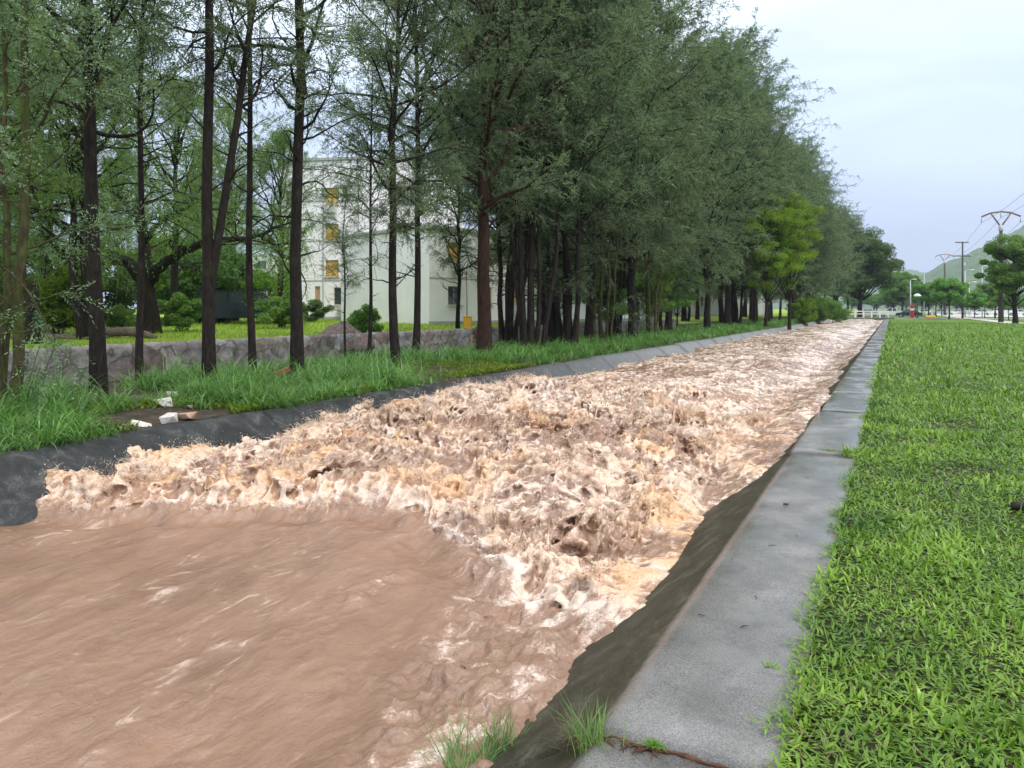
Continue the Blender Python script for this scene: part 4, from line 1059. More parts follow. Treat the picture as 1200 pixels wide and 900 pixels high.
t3 = P(905, 780, 0)
tuft('grass_tuft', (t3.x, t3.y, 0), 34, (0.02, 0.05), (0.004, 0.008), (0.02, 0.01), 5, 'tiny isolated sprig on the concrete slab near the lawn', (-1.0, 0.0), matn='blade', tilt=(0.8, 1.4), bend=(0, 0.4))
t3 = P(812, 876, 0)
for _t in ():
  tuft('grass_tuft', (t3.x, t3.y, -0.01), 60, (0.02, 0.06), (0.002, 0.005), (0.06, 0.008), 6, 'low line of moss and grass along the nearest slab joint', (0.3, 0.9), matn='blade')
# soil and roots packed in the nearest joint
mb = MB(); r_ = random.Random(4)
jy = P(760, 868, 0).y
pts = [(-1.10 + 0.05 * k, jy + r_.uniform(-.008, .008), -0.085 + (0.07 if k > 2 else 0.025 * k) + r_.uniform(-.004, .004)) for k in range(15)]
mb.tube([(a, b + r_.uniform(-.006, .006), c - .012) for a, b, c in pts], [0.006 + r_.uniform(-.004, .008) for _ in pts], 7)
for k in range(42):
    x = -1.12 + r_.random() * 0.35; z = -0.03 + max(-0.09, min(0, (x + 1.0) * 0.6)); a = r_.uniform(0, 6.3)
    q = [(x, jy, z), (x + .03 * math.cos(a), jy - .02 + .02 * math.sin(a), z + .01), (x + .07 * math.cos(a), jy - .05 + .03 * math.sin(a), z - .002)]
    mb.tube(q, [0.003, 0.0022, 0.001], 5)
M['rootsoil'] = plain('reddish root soil', (0.10, 0.05, 0.03), 0.9, 0.2, 0.4, 30)
tag(mb.build('joint_soil', M['rootsoil'], None, True), 'reddish soil and roots packed in the nearest slab joint', 'soil', kind='stuff')

# ================================================================== STONE WALL
def f_stone(n):
    p = n.coord(); q = n.coord(scale=(1, 1, 1))
    wv = n.n('ShaderNodeVectorMath', operation='ADD'); nn = n.n('ShaderNodeTexNoise'); nn.inputs['Scale'].default_value = 3.0
    n.l(p, nn.inputs['Vector']); sc_ = n.n('ShaderNodeVectorMath', operation='SCALE'); sc_.inputs['Scale'].default_value = 0.25
    n.l(nn.outputs['Color'], sc_.inputs[0]); n.l(p, wv.inputs[0]); n.l(sc_.outputs[0], wv.inputs[1])
    v = n.n('ShaderNodeTexVoronoi', feature='DISTANCE_TO_EDGE'); v.inputs['Scale'].default_value = 2.1; n.l(wv.outputs[0], v.inputs['Vector'])
    v2 = n.n('ShaderNodeTexVoronoi', feature='F1'); v2.inputs['Scale'].default_value = 2.1; n.l(wv.outputs[0], v2.inputs['Vector'])
    s_ = n.n('ShaderNodeSeparateColor'); n.l(v2.outputs['Color'], s_.inputs[0])
    col = n.ramp(s_.outputs[0], [(0.0, (0.20, 0.165, 0.14)), (0.3, (0.30, 0.28, 0.25)), (0.5, (0.17, 0.125, 0.12)), (0.7, (0.34, 0.335, 0.32)), (1.0, (0.27, 0.205, 0.155))])
    a = n.noise(p, 9, 6, 0.7); col = n.mixc(1.0, col, n.maprange(a, 0.3, 0.7, 0.55, 1.3), 'MULTIPLY')
    mort = n.maprange(v.outputs['Distance'], 0.0, 0.06, 1, 0)
    col = n.mixc(mort, col, (0.10, 0.09, 0.08))
    n.base(col)
    n.normal(n.bump(a, 0.02, 0.8))
M['stone'] = mat('rubble stone', f_stone, 0.85, 0.25)
wr = empty('stone_wall', (-13.6, 20, 0.15)); tag(wr, 'low rubble stone wall between the canal bank and the lawn', 'wall')
yy = np.arange(-12.0, 52, 0.06); pr = []
ya = np.linspace(0, 1, 9)
# cross-section: bank side up, over the top, down to the lawn side
cs = [(0.16, -0.2)] + [(0.165, -0.1 + 0.78 * t) for t in ya] + [(0.10, 0.735), (0.0, 0.75), (-0.10, 0.735), (-0.16, 0.69), (-0.165, 0.4)]
cs = np.array(cs); XX = np.repeat(cs[:, 0][:, None], len(yy), 1); ZZ = np.repeat(cs[:, 1][:, None], len(yy), 1); YY = np.repeat(yy[None], len(cs), 0) - 20
xf_, yf_, zf_ = [q.ravel() for q in (XX, YY, ZZ)]
# pillowed stones: distance to a jittered cell pattern
r2 = np.random.RandomState(9); gy_ = np.arange(-34, 34, 0.42); cells = []
for iz, zc in enumerate((0.05, 0.36, 0.64)):
    for yv in gy_: cells.append((yv + (0.21 if iz % 2 else 0) + r2.uniform(-.12, .12), zc + r2.uniform(-.08, .08)))
cells = np.array(cells); d1 = np.full(len(yf_), 9.0); d2 = d1.copy()
for c in cells:
    k_ = np.nonzero(np.abs(yf_ - c[0]) < 1.0)[0]; dd = np.hypot(yf_[k_] - c[0], (zf_[k_] - c[1]) * 1.15)
    less = dd < d1[k_]; d2[k_] = np.where(less, d1[k_], np.minimum(d2[k_], dd)); d1[k_] = np.where(less, dd, d1[k_])
pil = np.clip((d2 - d1) / 0.16, 0, 1) ** 0.5
push = (pil - 0.75) * 0.11 + 0.02 * n2(yf_ * 5, zf_ * 5, 140)
xf_ = xf_ + np.sign(xf_) * push * (np.abs(xf_) > 0.05); zf_ = zf_ + np.where(zf_ > 0.66, push * 0.5 + 0.03 * n2(yf_ * 1.1, yf_ * 0, 141), 0)
idx = np.arange(XX.size).reshape(XX.shape); F = np.stack([idx[:-1, :-1], idx[:-1, 1:], idx[1:, 1:], idx[1:, :-1]], -1).reshape(-1, 4)
link('stonework', np_mesh('stonework', np.stack([xf_, yf_, zf_], -1), F[:, ::-1], True), wr, M['stone'])

# ================================================================== BUILDINGS
M['white_wall'] = plain('white painted render', (0.88, 0.85, 0.88), 0.8, 0.2, 0.06, 0.6)
M['grey_wall'] = plain('grey painted render', (0.38, 0.37, 0.38), 0.8, 0.2, 0.06, 0.6)
M['pale_wall'] = plain('distant pale render', (0.50, 0.49, 0.48), 0.8, 0.2, 0.08, 0.4)
M['orange'] = plain('orange-yellow window panel', (0.75, 0.42, 0.07), 0.6, 0.3, 0.15, 3)
M['peach'] = plain('peach curtain', (0.62, 0.36, 0.22), 0.7, 0.2, 0.1, 3)
M['glass'] = plain('dark window glass', (0.05, 0.065, 0.07), 0.08, 0.6, 0.2, 1)
M['frame'] = plain('window frame paint', (0.35, 0.30, 0.22), 0.5, 0.3)
M['slab_c'] = plain('grey concrete band', (0.42, 0.41, 0.40), 0.8, 0.2, 0.1, 1.0)
M['galv0'] = plain('air conditioner casing', (0.5, 0.5, 0.48), 0.5, 0.3)
def building(name, uv0, uv1, d0, d1, h, depth, label, wallm, wins, nb=4, base_h=0.25):
    """a block whose long face runs between two ground points; wins: (s metres along, z bottom, width, height, panel)"""
    a = W(uv0, 378, d0); b = W(uv1, 378, d1); dv = Vector((b.x - a.x, b.y - a.y, 0)); Ln = dv.length; rz = math.atan2(dv.y, dv.x)
    z = float(ground_z(np.array([a.x]), np.array([a.y]))[0]) - 0.05
    r_ = empty(name, (a.x, a.y, z), rz); tag(r_, label, 'building')
    # face wall pierced by openings: built from strips between sorted cuts (local x along, y into the block)
    xs_ = sorted({0.0, Ln} | {w_[0] for w_ in wins} | {w_[0] + w_[2] for w_ in wins}); zs_ = sorted({0.0, h} | {w_[1] for w_ in wins} | {w_[1] + w_[3] for w_ in wins})
    mb = MB(); t = 0.18
    for i in range(len(xs_) - 1):
        for j in range(len(zs_) - 1):
            xm, zm = (xs_[i] + xs_[i + 1]) / 2, (zs_[j] + zs_[j + 1]) / 2
            if any(w_[0] < xm < w_[0] + w_[2] and w_[1] < zm < w_[1] + w_[3] for w_ in wins): continue
            x0, x1, z0_, z1 = xs_[i], xs_[i + 1], zs_[j], zs_[j + 1]
            mb.add([(x0, 0, z0_), (x1, 0, z0_), (x1, 0, z1), (x0, 0, z1)], [(0, 1, 2, 3)])
    for (s, zb, ww, wh, pn) in wins:
        x0, x1, z0_, z1 = s, s + ww, zb, zb + wh
        mb.add([(x0, 0, z0_), (x1, 0, z0_), (x1, 0, z1), (x0, 0, z1), (x0, t, z0_), (x1, t, z0_), (x1, t, z1), (x0, t, z1)], [(0, 4, 5, 1), (1, 5, 6, 2), (2, 6, 7, 3), (3, 7, 4, 0)])
    mb.add([(0, 0, 0), (0, 0, h), (0, depth, h), (0, depth, 0)], [(0, 1, 2, 3)]); mb.add([(Ln, 0, 0), (Ln, 0, h), (Ln, depth, h), (Ln, depth, 0)], [(3, 2, 1, 0)])
    mb.add([(0, depth, 0), (Ln, depth, 0), (Ln, depth, h), (0, depth, h)], [(3, 2, 1, 0)])
    mb.build('wall', M[wallm], r_)
    mb = MB(); mb.box((Ln / 2, depth / 2, h + 0.12), (Ln + 0.3, depth + 0.3, 0.24), bev=0.03); mb.build('roof', M['slab_c'], r_)
    mb = MB(); mb.box((Ln / 2, -0.03, base_h / 2), (Ln + 0.05, 0.08, base_h)); mb.build('plinth', M['slab_c'], r_)
    for k in range(1, nb):
        zz = h * k / nb; mb = MB(); mb.box((Ln / 2, -0.012, zz - 0.05), (Ln - 0.02, 0.03, 0.09)); mb.build('floor_band', M['slab_c'], r_)
    for q in range(1, 4):
        xq = Ln * q / 4 + 0.35
        if any(w_[0] - 0.15 < xq < w_[0] + w_[2] + 0.15 for w_ in wins): xq = min((w_[0] + w_[2] + 0.3 for w_ in wins if w_[0] - 0.15 < xq < w_[0] + w_[2] + 0.15), default=xq)
        MB().tube([(xq, -0.10, 0.1), (xq, -0.10, h * .5), (xq, -0.10, h - .05)], 0.045, 7).build('downpipe', M['slab_c'], r_)
    for q, w_ in enumerate(wins):
        if q % 3 == 1 and w_[2] > 1: MB().box((w_[0] + w_[2] / 2, -0.24, w_[1] - 0.42), (0.78, 0.30, 0.52), bev=0.03).build('air_conditioner', M['galv0'], r_)
    for (s, zb, ww, wh, pn) in wins:
        wo_ = MB()
        fr = 0.05; y_ = t - 0.06
        for c, d in (((s + ww / 2, y_, zb + fr / 2 + .002), (ww - .01, 0.06, fr)), ((s + ww / 2, y_, zb + wh - fr / 2 - .002), (ww - .01, 0.06, fr)), ((s + fr / 2 + .003, y_, zb + wh / 2), (fr, 0.062, wh - 2 * fr - .01)), ((s + ww - fr / 2 - .003, y_, zb + wh / 2), (fr, 0.062, wh - 2 * fr - .01)), ((s + ww / 2, y_, zb + wh / 2), (fr * .8, 0.064, wh - 2 * fr - .02))): wo_.box(c, d)
        wobj = wo_.build('window', M['frame'], r_)
        pm = MB().box((s + ww / 2, t - 0.03, zb + wh / 2), (ww - 0.02, 0.02, wh - 0.02)); pm.build('pane', M[pn], wobj)
        if ww > 0.6: MB().box((s + ww / 2, -0.05, zb - 0.045), (ww + 0.16, 0.14, 0.05)).build('sill', M['slab_c'], wobj)
    return r_, Ln
ww_ = []
for fl in range(4):
    zb = (0.55 if fl else 1.35) + 2.9 * fl
    ww_.append((3.9, zb, 1.1, 1.35, 'orange') if fl else (3.0, 1.2, 0.45, 1.5, 'peach'))
    ww_.append((9.1, zb, 1.5, 1.35, 'glass')); ww_.append((10.62, zb, 1.3, 1.35, 'peach' if fl == 1 else 'glass'))
    ww_.append((0.45, zb, 0.7, 1.2, 'peach' if fl == 1 else 'glass'))
    if fl == 0: ww_.append((4.6, 1.2, 1.6, 1.4, 'glass'))
building('apartment_building', 328, 506, 61, 59, 12.8, 11, 'white apartment block with orange windows behind the drooping trees', 'white_wall', ww_, 4)
ww_ = []
for k in range(9):
    for fl in range(2):
        ww_.append((1.6 + 2.9 * k, 1.3 + 2.9 * fl, 1.15, 1.25, 'orange' if (k * 7 + fl * 3) % 4 else 'glass'))
building('apartment_building', 503, 760, 48, 66, 6.2, 10, 'long white block with square yellow windows right of the yellow post', 'white_wall', ww_, 2)
ww_ = [(1.5 + 3.2 * k, 1.4 + 3.0 * fl, 1.4, 1.4, 'glass' if (k + fl) % 3 else 'peach') for k in range(9) for fl in range(2)]
building('apartment_building', 740, 905, 86, 140, 7.2, 10, 'pale low building glimpsed between the trunks of the far row', 'pale_wall', ww_, 2)
ww_ = [(2.0 + 3.4 * k, 1.6 + 3.0 * fl, 1.5, 1.5, 'peach' if (k + 2 * fl) % 3 == 0 else 'glass') for k in range(8) for fl in range(3)]
building('apartment_building', 215, 345, 128, 130, 10.0, 12, 'distant grey apartment block left of the white one', 'pale_wall', ww_, 3)

# ================================================================== OBJECTS ON THE FAR LAWN
def gz1(p): return float(ground_z(np.array([p.x]), np.array([p.y]))[0])
M['yellow'] = plain('yellow-orange paint', (0.62, 0.34, 0.01), 0.45, 0.4, 0.15, 5)
M['rust'] = plain('rusty steel', (0.16, 0.07, 0.03), 0.8, 0.3, 0.3, 12)
p = W(548, 386, 27); z = gz1(p)
gp = empty('yellow_post', (p.x, p.y, z), YAW); tag(gp, 'thick yellow gate post with side hinge behind the stone wall', 'post')
MB().box((0, 0, 0.55), (0.30, 0.26, 1.14), bev=0.02).build('post', M['yellow'], gp)
MB().box((0, 0, 1.135), (0.33, 0.29, 0.04), bev=0.01).build('cap', M['yellow'], gp)
MB().box((0.24, 0, 0.62), (0.14, 0.08, 0.06)).box((0.30, 0, 0.40), (0.05, 0.06, 0.72)).box((0.24, 0, 0.25), (0.14, 0.08, 0.06)).build('hinge_bracket', M['rust'], gp)
p = W(547, 386, 29); z = gz1(p); mb = MB()
mb.tube([(0, 0, 0), (0.01, 0, 1.2), (-0.01, 0, 2.6)], [0.02, 0.018, 0.012], 6); mb.tube([(-0.25, 0, 2.3), (0.25, 0, 2.34)], 0.01, 5)
o = mb.build('thin_pole', M['rust'], None, True, (p.x, p.y, z)); tag(o, 'thin upright metal pole just behind the yellow gate post', 'pole')
# heap of rubble behind the wall
def blob(name, loc, sx, sy_, sz_, seed, m, label=None, cat=None, parent=None, rough=0.25, sub=3, flatb=True, rz=0):
    import bmesh
    bm = bmesh.new(); bmesh.ops.create_icosphere(bm, subdivisions=sub, radius=1.0)
    co = np.array([v.co[:] for v in bm.verts]); d = 1 + rough * vnoise(*(co * 1.6 + seed).T.astype(np.float32), 1) * 2 + rough * 0.5 * vnoise(*(co * 4.1 + seed).T.astype(np.float32), 2) * 2
    co = co * d[:, None] * np.array([sx, sy_, sz_])
    if flatb: co[:, 2] = np.maximum(co[:, 2], -sz_ * 0.25)
    for v, c in zip(bm.verts, co): v.co = c
    me = bpy.data.meshes.new(name); bm.to_mesh(me); bm.free(); me.polygons.foreach_set('use_smooth', [sub > 1] * len(me.polygons))
    o = link(name, me, parent, m, loc); o.rotation_euler.z = rz
    if label: tag(o, label, cat)
    return o
def shard(name, loc, sx, sy_, sz_, seed, m, label, cat, rough=0, sub=0, rz=0):
    import bmesh
    r_ = np.random.RandomState(int(seed * 10) + 1); bm = bmesh.new()
    for _ in range(16):
        a = r_.uniform(0, 2 * PI); rr = r_.uniform(0.7, 1.0); zz = r_.choice([-1, 1]) * r_.uniform(0.6, 1)
        bm.verts.new((math.cos(a) * rr * sx, math.sin(a) * rr * sy_, zz * sz_))
    bmesh.ops.convex_hull(bm, input=bm.verts)
    me = bpy.data.meshes.new(name); bm.to_mesh(me); bm.free(); o = link(name, me, None, m, loc); o.rotation_euler = (r_.uniform(-.2, .2), r_.uniform(-.2, .2), rz)
    tag(o, label, cat); return o
M['gravel'] = plain('brown gravel', (0.17, 0.13, 0.115), 0.9, 0.2, 0.5, 14)
M['rubble'] = plain('broken pale plaster', (0.55, 0.52, 0.48), 0.8, 0.2, 0.25, 18)
M['terracotta'] = plain('terracotta brick', (0.30, 0.09, 0.055), 0.8, 0.2, 0.25, 20)
M['log'] = plain('weathered fallen log', (0.15, 0.12, 0.095), 0.9, 0.2, 0.4, 9)
M['tan_stone'] = plain('tan stone', (0.45, 0.30, 0.21), 0.8, 0.2, 0.25, 18)
p = W(400, 390, 21.5); mb = MB(); prof = [(1.0, -0.05), (0.86, 0.12), (0.62, 0.34), (0.36, 0.56), (0.14, 0.70), (0.02, 0.74)]
o = mb.lathe((0, 0, 0), prof, 28).build('gravel_heap', M['gravel'], None, True, (p.x, p.y, gz1(p) + 0.02)); tag(o, 'conical heap of brown gravel just behind the stone wall', 'heap')
me = o.data
for v in me.vertices:
    r0 = math.hypot(v.co.x, v.co.y); k_ = 1 + 0.25 * math.sin(v.co.x * 9 + v.co.y * 5) * 0.5; v.co.x *= k_; v.co.y *= k_; v.co.z += 0.03 * math.sin(v.co.x * 14) * (r0 > 0.1)
p = W(140, 386, 26); mb = MB(); mb.tube([(-1.1, 0, 0.12), (-0.4, 0.1, 0.2), (0.3, 0.05, 0.22), (1.0, -0.1, 0.12), (1.35, -0.15, 0.02)], [0.12, 0.17, 0.16, 0.12, 0.06], 9); mb.tube([(0.3, 0.05, 0.25), (0.7, 0.3, 0.42)], [0.06, 0.03], 6)
o = mb.build('fallen_log', M['log'], None, True, (p.x, p.y, gz1(p))); o.rotation_euler.z = YAW; tag(o, 'pale fallen log lying left of the spreading tree', 'log')
p = W(70, 386, 25); mb = MB(); mb.tube([(-1.9, 0, 0.06), (-0.4, 0.1, 0.1), (1.6, 0.0, 0.07)], [0.05, 0.08, 0.05], 8); mb.tube([(-1.4, -0.3, 0.04), (0.2, -0.25, 0.07), (1.2, -0.3, 0.05)], [0.04, 0.06, 0.03], 8)
o = mb.build('fallen_branches', M['log'], None, True, (p.x, p.y, gz1(p))); o.rotation_euler.z = YAW; tag(o, 'dark fallen branches lying on the lawn below the lime shrub', 'branches')
# dark stump at the left
p = W(38, 385, 22); o = MB().lathe((0, 0, 0), [(0.3, -0.05), (0.22, 0.2), (0.18, 0.9), (0.17, 1.7), (0.12, 1.78), (0.02, 1.8)], 14).build('tree_stump', M['bark'], None, True, (p.x, p.y, gz1(p))); tag(o, 'tall dark stump behind the mossy stems at the left edge', 'stump')
# bricks and rubble on the bank
p = P(330, 445, 0.15)
o = MB().box((0, 0, 0), (0.34, 0.13, 0.10), bev=0.008, ry=-0.35).build('brick', M['terracotta'], None, False, (p.x, p.y, float(bank_z(np.array([p.x]), np.array([p.y]))[0]) + 0.2)); o.rotation_euler.z = 0.9; tag(o, 'terracotta brick lying tilted in the grass by the thick trunk', 'brick')
GRB = 'broken plaster pieces dumped by the canal lip'
for k, (u, v, sx, sz_, mm, lb) in enumerate(((190, 478, 0.17, 0.05, 'rubble', 'flat white plaster chunk at the top of the rubble patch'), (203, 494, 0.12, 0.045, 'rubble', 'rounded white plaster piece nearest the canal lip'), (184, 500, 0.13, 0.02, 'rubble', 'thin grey-white plaster flake left of the rounded piece'),
                                         (172, 506, 0.09, 0.02, 'rubble', 'lowest small plaster flake on the lip'), (243, 494, 0.20, 0.035, 'tan_stone', 'long tan stone lying on the canal lip'), (232, 490, 0.06, 0.03, 'rubble', 'small pale lump beside the long tan stone'),
                                         (201, 468, 0.10, 0.03, 'rubble', 'pale plaster lump half hidden in the grass behind the patch'), (222, 480, 0.07, 0.02, 'tan_stone', 'small tan chip in the middle of the rubble patch'),
                                         (240, 470, 0.05, 0.02, 'rubble', 'white chip at the foot of the forked trunk'), (319, 462, 0.10, 0.03, 'tan_stone', 'tan stone chip in the grass below the brick'))):
    p = P(u, v, 0.06); p.x = min(p.x, -8.80 - 0.5 * sx) if k < 5 else min(p.x, -8.9); sx *= 1.3; sz_ *= 1.6; shard('rubble_piece', (p.x, p.y, float(ground_z(np.array([p.x]), np.array([p.y]))[0]) + sz_ * 0.4 + 0.015), sx, sx * 0.6, sz_, k * 3.1, M[mm], lb, 'rubble', rough=0.35, sub=2, rz=k * 1.7); 
    COL.objects[-1]['group'] = GRB
# small things on the right
M['darkwood'] = plain('wet dark wood', (0.035, 0.026, 0.022), 0.5, 0.4, 0.4, 20)
p = P(921, 593, 0); blob('dark_stone', (p.x, p.y, 0.012), 0.022, 0.016, 0.014, 4, M['darkwood'], 'small black stone lying on the wet slab', 'stone', sub=2)
p = P(1196, 600, 0); mb = MB(); mb.tube([(-0.10, 0.02, 0.02), (0, 0, 0.045), (0.14, 0.01, 0.04), (0.26, -0.02, 0.03)], [0.03, 0.045, 0.05, 0.035], 10)
o = mb.build('wood_piece', M['darkwood'], None, True, (p.x + 0.04, p.y, 0.01)); tag(o, 'dark weathered wood piece in the lawn at the right edge', 'wood')
p = P(612 + 440, 430, 0); blob('soil_clod', (p.x, p.y, 0.03), 0.10, 0.10, 0.06, 8, M['rootsoil'], 'brown clod on the lawn beside the canal slabs', 'clod', sub=2)
r_ = random.Random(12)
for k, (u, v) in enumerate(((843, 630), (858, 655), (822, 722), (872, 735), (886, 700), (934, 628), (946, 560), (905, 640))):
    p = P(u, v, 0); a = r_.uniform(0, 3.1); L_ = r_.uniform(0.012, 0.03)
    mb = MB(); mb.tube([(-L_, 0, 0), (0, 0.003, 0.003), (L_, -0.002, 0)], [0.0015, 0.003, 0.001], 5)
    o = mb.build('twig', M['darkwood'], None, True, (p.x, p.y, 0.004)); o.rotation_euler.z = a
    tag(o, 'tiny dark twig scrap lying on the wet slab', 'twig', 'twig scraps on the wet slab')
# ================================================================== BRIDGE, ROAD, PATH
def f_asph(n):
    a = n.noise(n.world(), 0.6, 5); b = n.noise(n.world(), 40, 3)
    n.base(n.mixc(1.0, n.ramp(a, [(0.3, (0.055, 0.055, 0.057)), (0.7, (0.095, 0.095, 0.098))]), n.maprange(b, 0.3, 0.7, 0.8, 1.2), 'MULTIPLY'))
M['asphalt'] = mat('wet asphalt', f_asph, 0.35, 0.5)
M['white_paint'] = plain('white paint', (0.78, 0.78, 0.76), 0.5, 0.4, 0.08, 3)
M['path_c'] = plain('pale path concrete', (0.48, 0.46, 0.43), 0.7, 0.3, 0.12, 1.0)
M['dark_c'] = plain('dark stained concrete', (0.12, 0.115, 0.11), 0.8, 0.3, 0.3, 2)
road = MB(); road.add([(-60, 137, 0.03), (300, 137, 0.03), (300, 146, 0.03), (-60, 146, 0.03)], [(0, 1, 2, 3)])
tag(road.build('road', M['asphalt']), kind='structure')
mk = MB()
for k in range(60):
    x = -58 + 6 * k; mk.add([(x, 141.4, 0.036), (x + 3, 141.4, 0.036), (x + 3, 141.55, 0.036), (x, 141.55, 0.036)], [(0, 1, 2, 3)])
tag(mk.build('road_markings', M['white_paint']), kind='structure')
kb = MB(); kb.box((-34.6, 136.9, 0.06), (51, 0.25, 0.16), bev=0.03); kb.box((150, 136.9, 0.06), (301, 0.25, 0.16), bev=0.03)
tag(kb.build('kerb', M['path_c']), kind='structure')
br = empty('footbridge', (-4.7, 133.0, 0)); tag(br, 'low concrete bridge with white pipe railing across the canal end', 'bridge')
MB().box((0, 2.0, -0.02), (10.2, 4.2, 0.42), bev=0.05).build('deck', M['dark_c'], br)
MB().box((-4.35, 1.9, -0.95), (1.4, 3.9, 1.44)).build('abutment', M['dark_c'], br)
MB().box((4.35, 1.9, -0.95), (1.4, 3.9, 1.44)).build('abutment', M['dark_c'], br)
for y_ in (0.1, 3.9):
    rl = MB(); rl.box((0, y_, 1.22), (8.6, 0.12, 0.14)).box((0, y_, 0.78), (8.6, 0.08, 0.10)).build('rail', M['white_paint'], br)
    for k in range(8): MB().box((-4.2 + 1.2 * k, y_ + 0.002, 0.70), (0.15, 0.13, 1.12)).build('post', M['white_paint'], br)
# path curving over the lawn
uv = [(1093, 367.5), (1103, 369.5), (1118, 371.4), (1135, 373.0), (1152, 374.8), (1172, 377), (1200, 380)]
pv = []; 
for i, (u, v) in enumerate(uv):
    p = P(u, v, 0.02); pv.append(p)
pm = MB(); vs = []
for i, p in enumerate(pv):
    t = (pv[min(i + 1, len(pv) - 1)] - pv[max(i - 1, 0)]).normalized(); nn = Vector((-t.y, t.x, 0)) * 1.1
    vs += [(p.x + nn.x, p.y + nn.y, 0.045), (p.x - nn.x, p.y - nn.y, 0.045)]
pm.add(vs, [(2 * i, 2 * i + 1, 2 * i + 3, 2 * i + 2) for i in range(len(pv) - 1)])
o = pm.build('path', M['path_c']); tag(o, kind='structure')
# car park behind the lawn trees
cpk = MB(); a = P(1093, 366.9, 0.02); 
cpk.add([(12, 176, 0.03), (160, 176, 0.03), (160, 260, 0.03), (12, 260, 0.03)], [(0, 1, 2, 3)]); tag(cpk.build('car_park', M['path_c']), kind='structure')

# ================================================================== VEHICLES
M['car_white'] = plain('white car paint', (0.74, 0.74, 0.74), 0.25, 0.6, 0.03, 2)
M['car_dark'] = plain('dark blue car paint', (0.015, 0.02, 0.03), 0.2, 0.6, 0.1, 2)
M['car_silver'] = plain('silver car paint', (0.45, 0.46, 0.48), 0.25, 0.6, 0.03, 2)
M['tyre'] = plain('tyre rubber', (0.02, 0.02, 0.02), 0.8, 0.2, 0.1, 8)
M['rim'] = plain('wheel rim', (0.4, 0.4, 0.42), 0.35, 0.5, 0.05, 8, 0.7)
M['tail'] = plain('tail lamp red', (0.35, 0.01, 0.01), 0.3, 0.5, 0.05, 8)
M['head'] = plain('headlamp lens', (0.7, 0.7, 0.68), 0.15, 0.6, 0.03, 8)
def vehicle(name, loc, rz, paint, label, kind='car', group=None, cat='car'):
    r_ = empty(name, loc, rz); tag(r_, label, cat, group)
    if kind == 'car':
        body = [(-2.15, .32), (2.15, .30), (2.22, .55), (2.1, .78), (1.25, .92), (-1.6, .95), (-2.12, .86), (-2.2, .55)]; L_ = [(1.15, .93), (.5, 1.40), (-.85, 1.43), (-1.65, .96)]; Wd, wb = 1.72, 1.32
    elif kind == 'pickup':
        body = [(-2.6, .45), (2.5, .42), (2.6, .7), (2.52, 1.02), (1.35, 1.14), (-0.55, 1.14), (-.56, 1.18), (-2.6, 1.18), (-2.66, .8)]; L_ = [(1.3, 1.15), (.6, 1.72), (-.5, 1.76), (-.75, 1.15)]; Wd, wb = 1.8, 1.6
    else:
        body = [(-2.5, .38), (2.45, .36), (2.55, .7), (2.35, 1.1), (1.75, 1.25), (-2.5, 1.28), (-2.55, .8)]; L_ = [(1.7, 1.25), (1.0, 1.98), (-2.3, 2.02), (-2.48, 1.28)]; Wd, wb = 1.86, 1.55
    h = Wd / 2
    mb = MB(); mb.prism(body, -h, h)
    roof = [(L_[1][0] - 0.05, -h + .16), (L_[2][0] + .05, -h + .16), (L_[2][0] + .05, h - .16), (L_[1][0] - .05, h - .16)]
    zt = L_[1][1]; mb.add([(x, y, zt + 0.005) for x, y in roof] + [(x, y, zt + .05) for x, y in roof], [(0, 1, 2, 3), (7, 6, 5, 4), (0, 4, 5, 1), (1, 5, 6, 2), (2, 6, 7, 3), (3, 7, 4, 0)])
    for (a_, b_) in ((0, 1), (2, 3)):
        for sgn in (-1, 1):
            mb.tube([(L_[a_][0], sgn * (h - .06 if a_ in (0, 3) else h - .14), L_[a_][1]), (L_[b_][0], sgn * (h - .06 if b_ in (0, 3) else h - .14), L_[b_][1])], 0.045, 5)
    xm = (L_[1][0] + L_[2][0]) / 2
    for sgn in (-1, 1): mb.tube([(xm, sgn * (h - .04), L_[0][1]), (xm, sgn * (h - .13), zt)], 0.05, 5)
    mb.build('body', M[paint], r_)
    g_ = MB(); g_.add([(L_[0][0], -h + .08, L_[0][1] - .01), (L_[1][0], -h + .17, zt), (L_[2][0], -h + .17, zt), (L_[3][0], -h + .08, L_[3][1] - .01), (L_[0][0], h - .08, L_[0][1] - .01), (L_[1][0], h - .17, zt), (L_[2][0], h - .17, zt), (L_[3][0], h - .08, L_[3][1] - .01)],
                      [(0, 1, 2, 3), (7, 6, 5, 4), (0, 4, 5, 1), (1, 5, 6, 2), (2, 6, 7, 3)]); g_.build('window', M['glass'], r_)
    for x in (-wb, wb):
        for sgn in (-1, 1):
            rad = 0.36 if kind != 'car' else 0.31; wl = MB(); wl.tube([(x, sgn * (h - .16), rad), (x, sgn * (h - .1), rad), (x, sgn * (h + .01), rad)], [rad * .96, rad, rad * .95], 14); wob = wl.build('wheel', M['tyre'], r_)
            MB().tube([(x, sgn * (h + .0), rad), (x, sgn * (h + .025), rad)], rad * .6, 12).build('rim', M['rim'], wob)
    bx = max(q[0] for q in body); bn = min(q[0] for q in body)
    for sgn in (-1, 1):
        MB().box((bx - .07, sgn * (h - .25), .68), (.1, .32, .14), bev=.02).build('headlight', M['head'], r_); MB().box((bn + .05, sgn * (h - .2), .78), (.08, .22, .18), bev=.02).build('tail_light', M['tail'], r_)
    return r_
def car_at(u, d, rz, paint, label, kind='car', z=0.04, name='parked_car', cat='car', group=None):
    p = W(u, 368, d); return vehicle(name, (p.x, p.y, z), rz, paint, label, kind, group, cat)
car_at(1046, 143, PI, 'car_white', 'white double-cab pickup truck parked at the right end of the bridge', 'pickup', name='pickup_truck', cat='pickup')
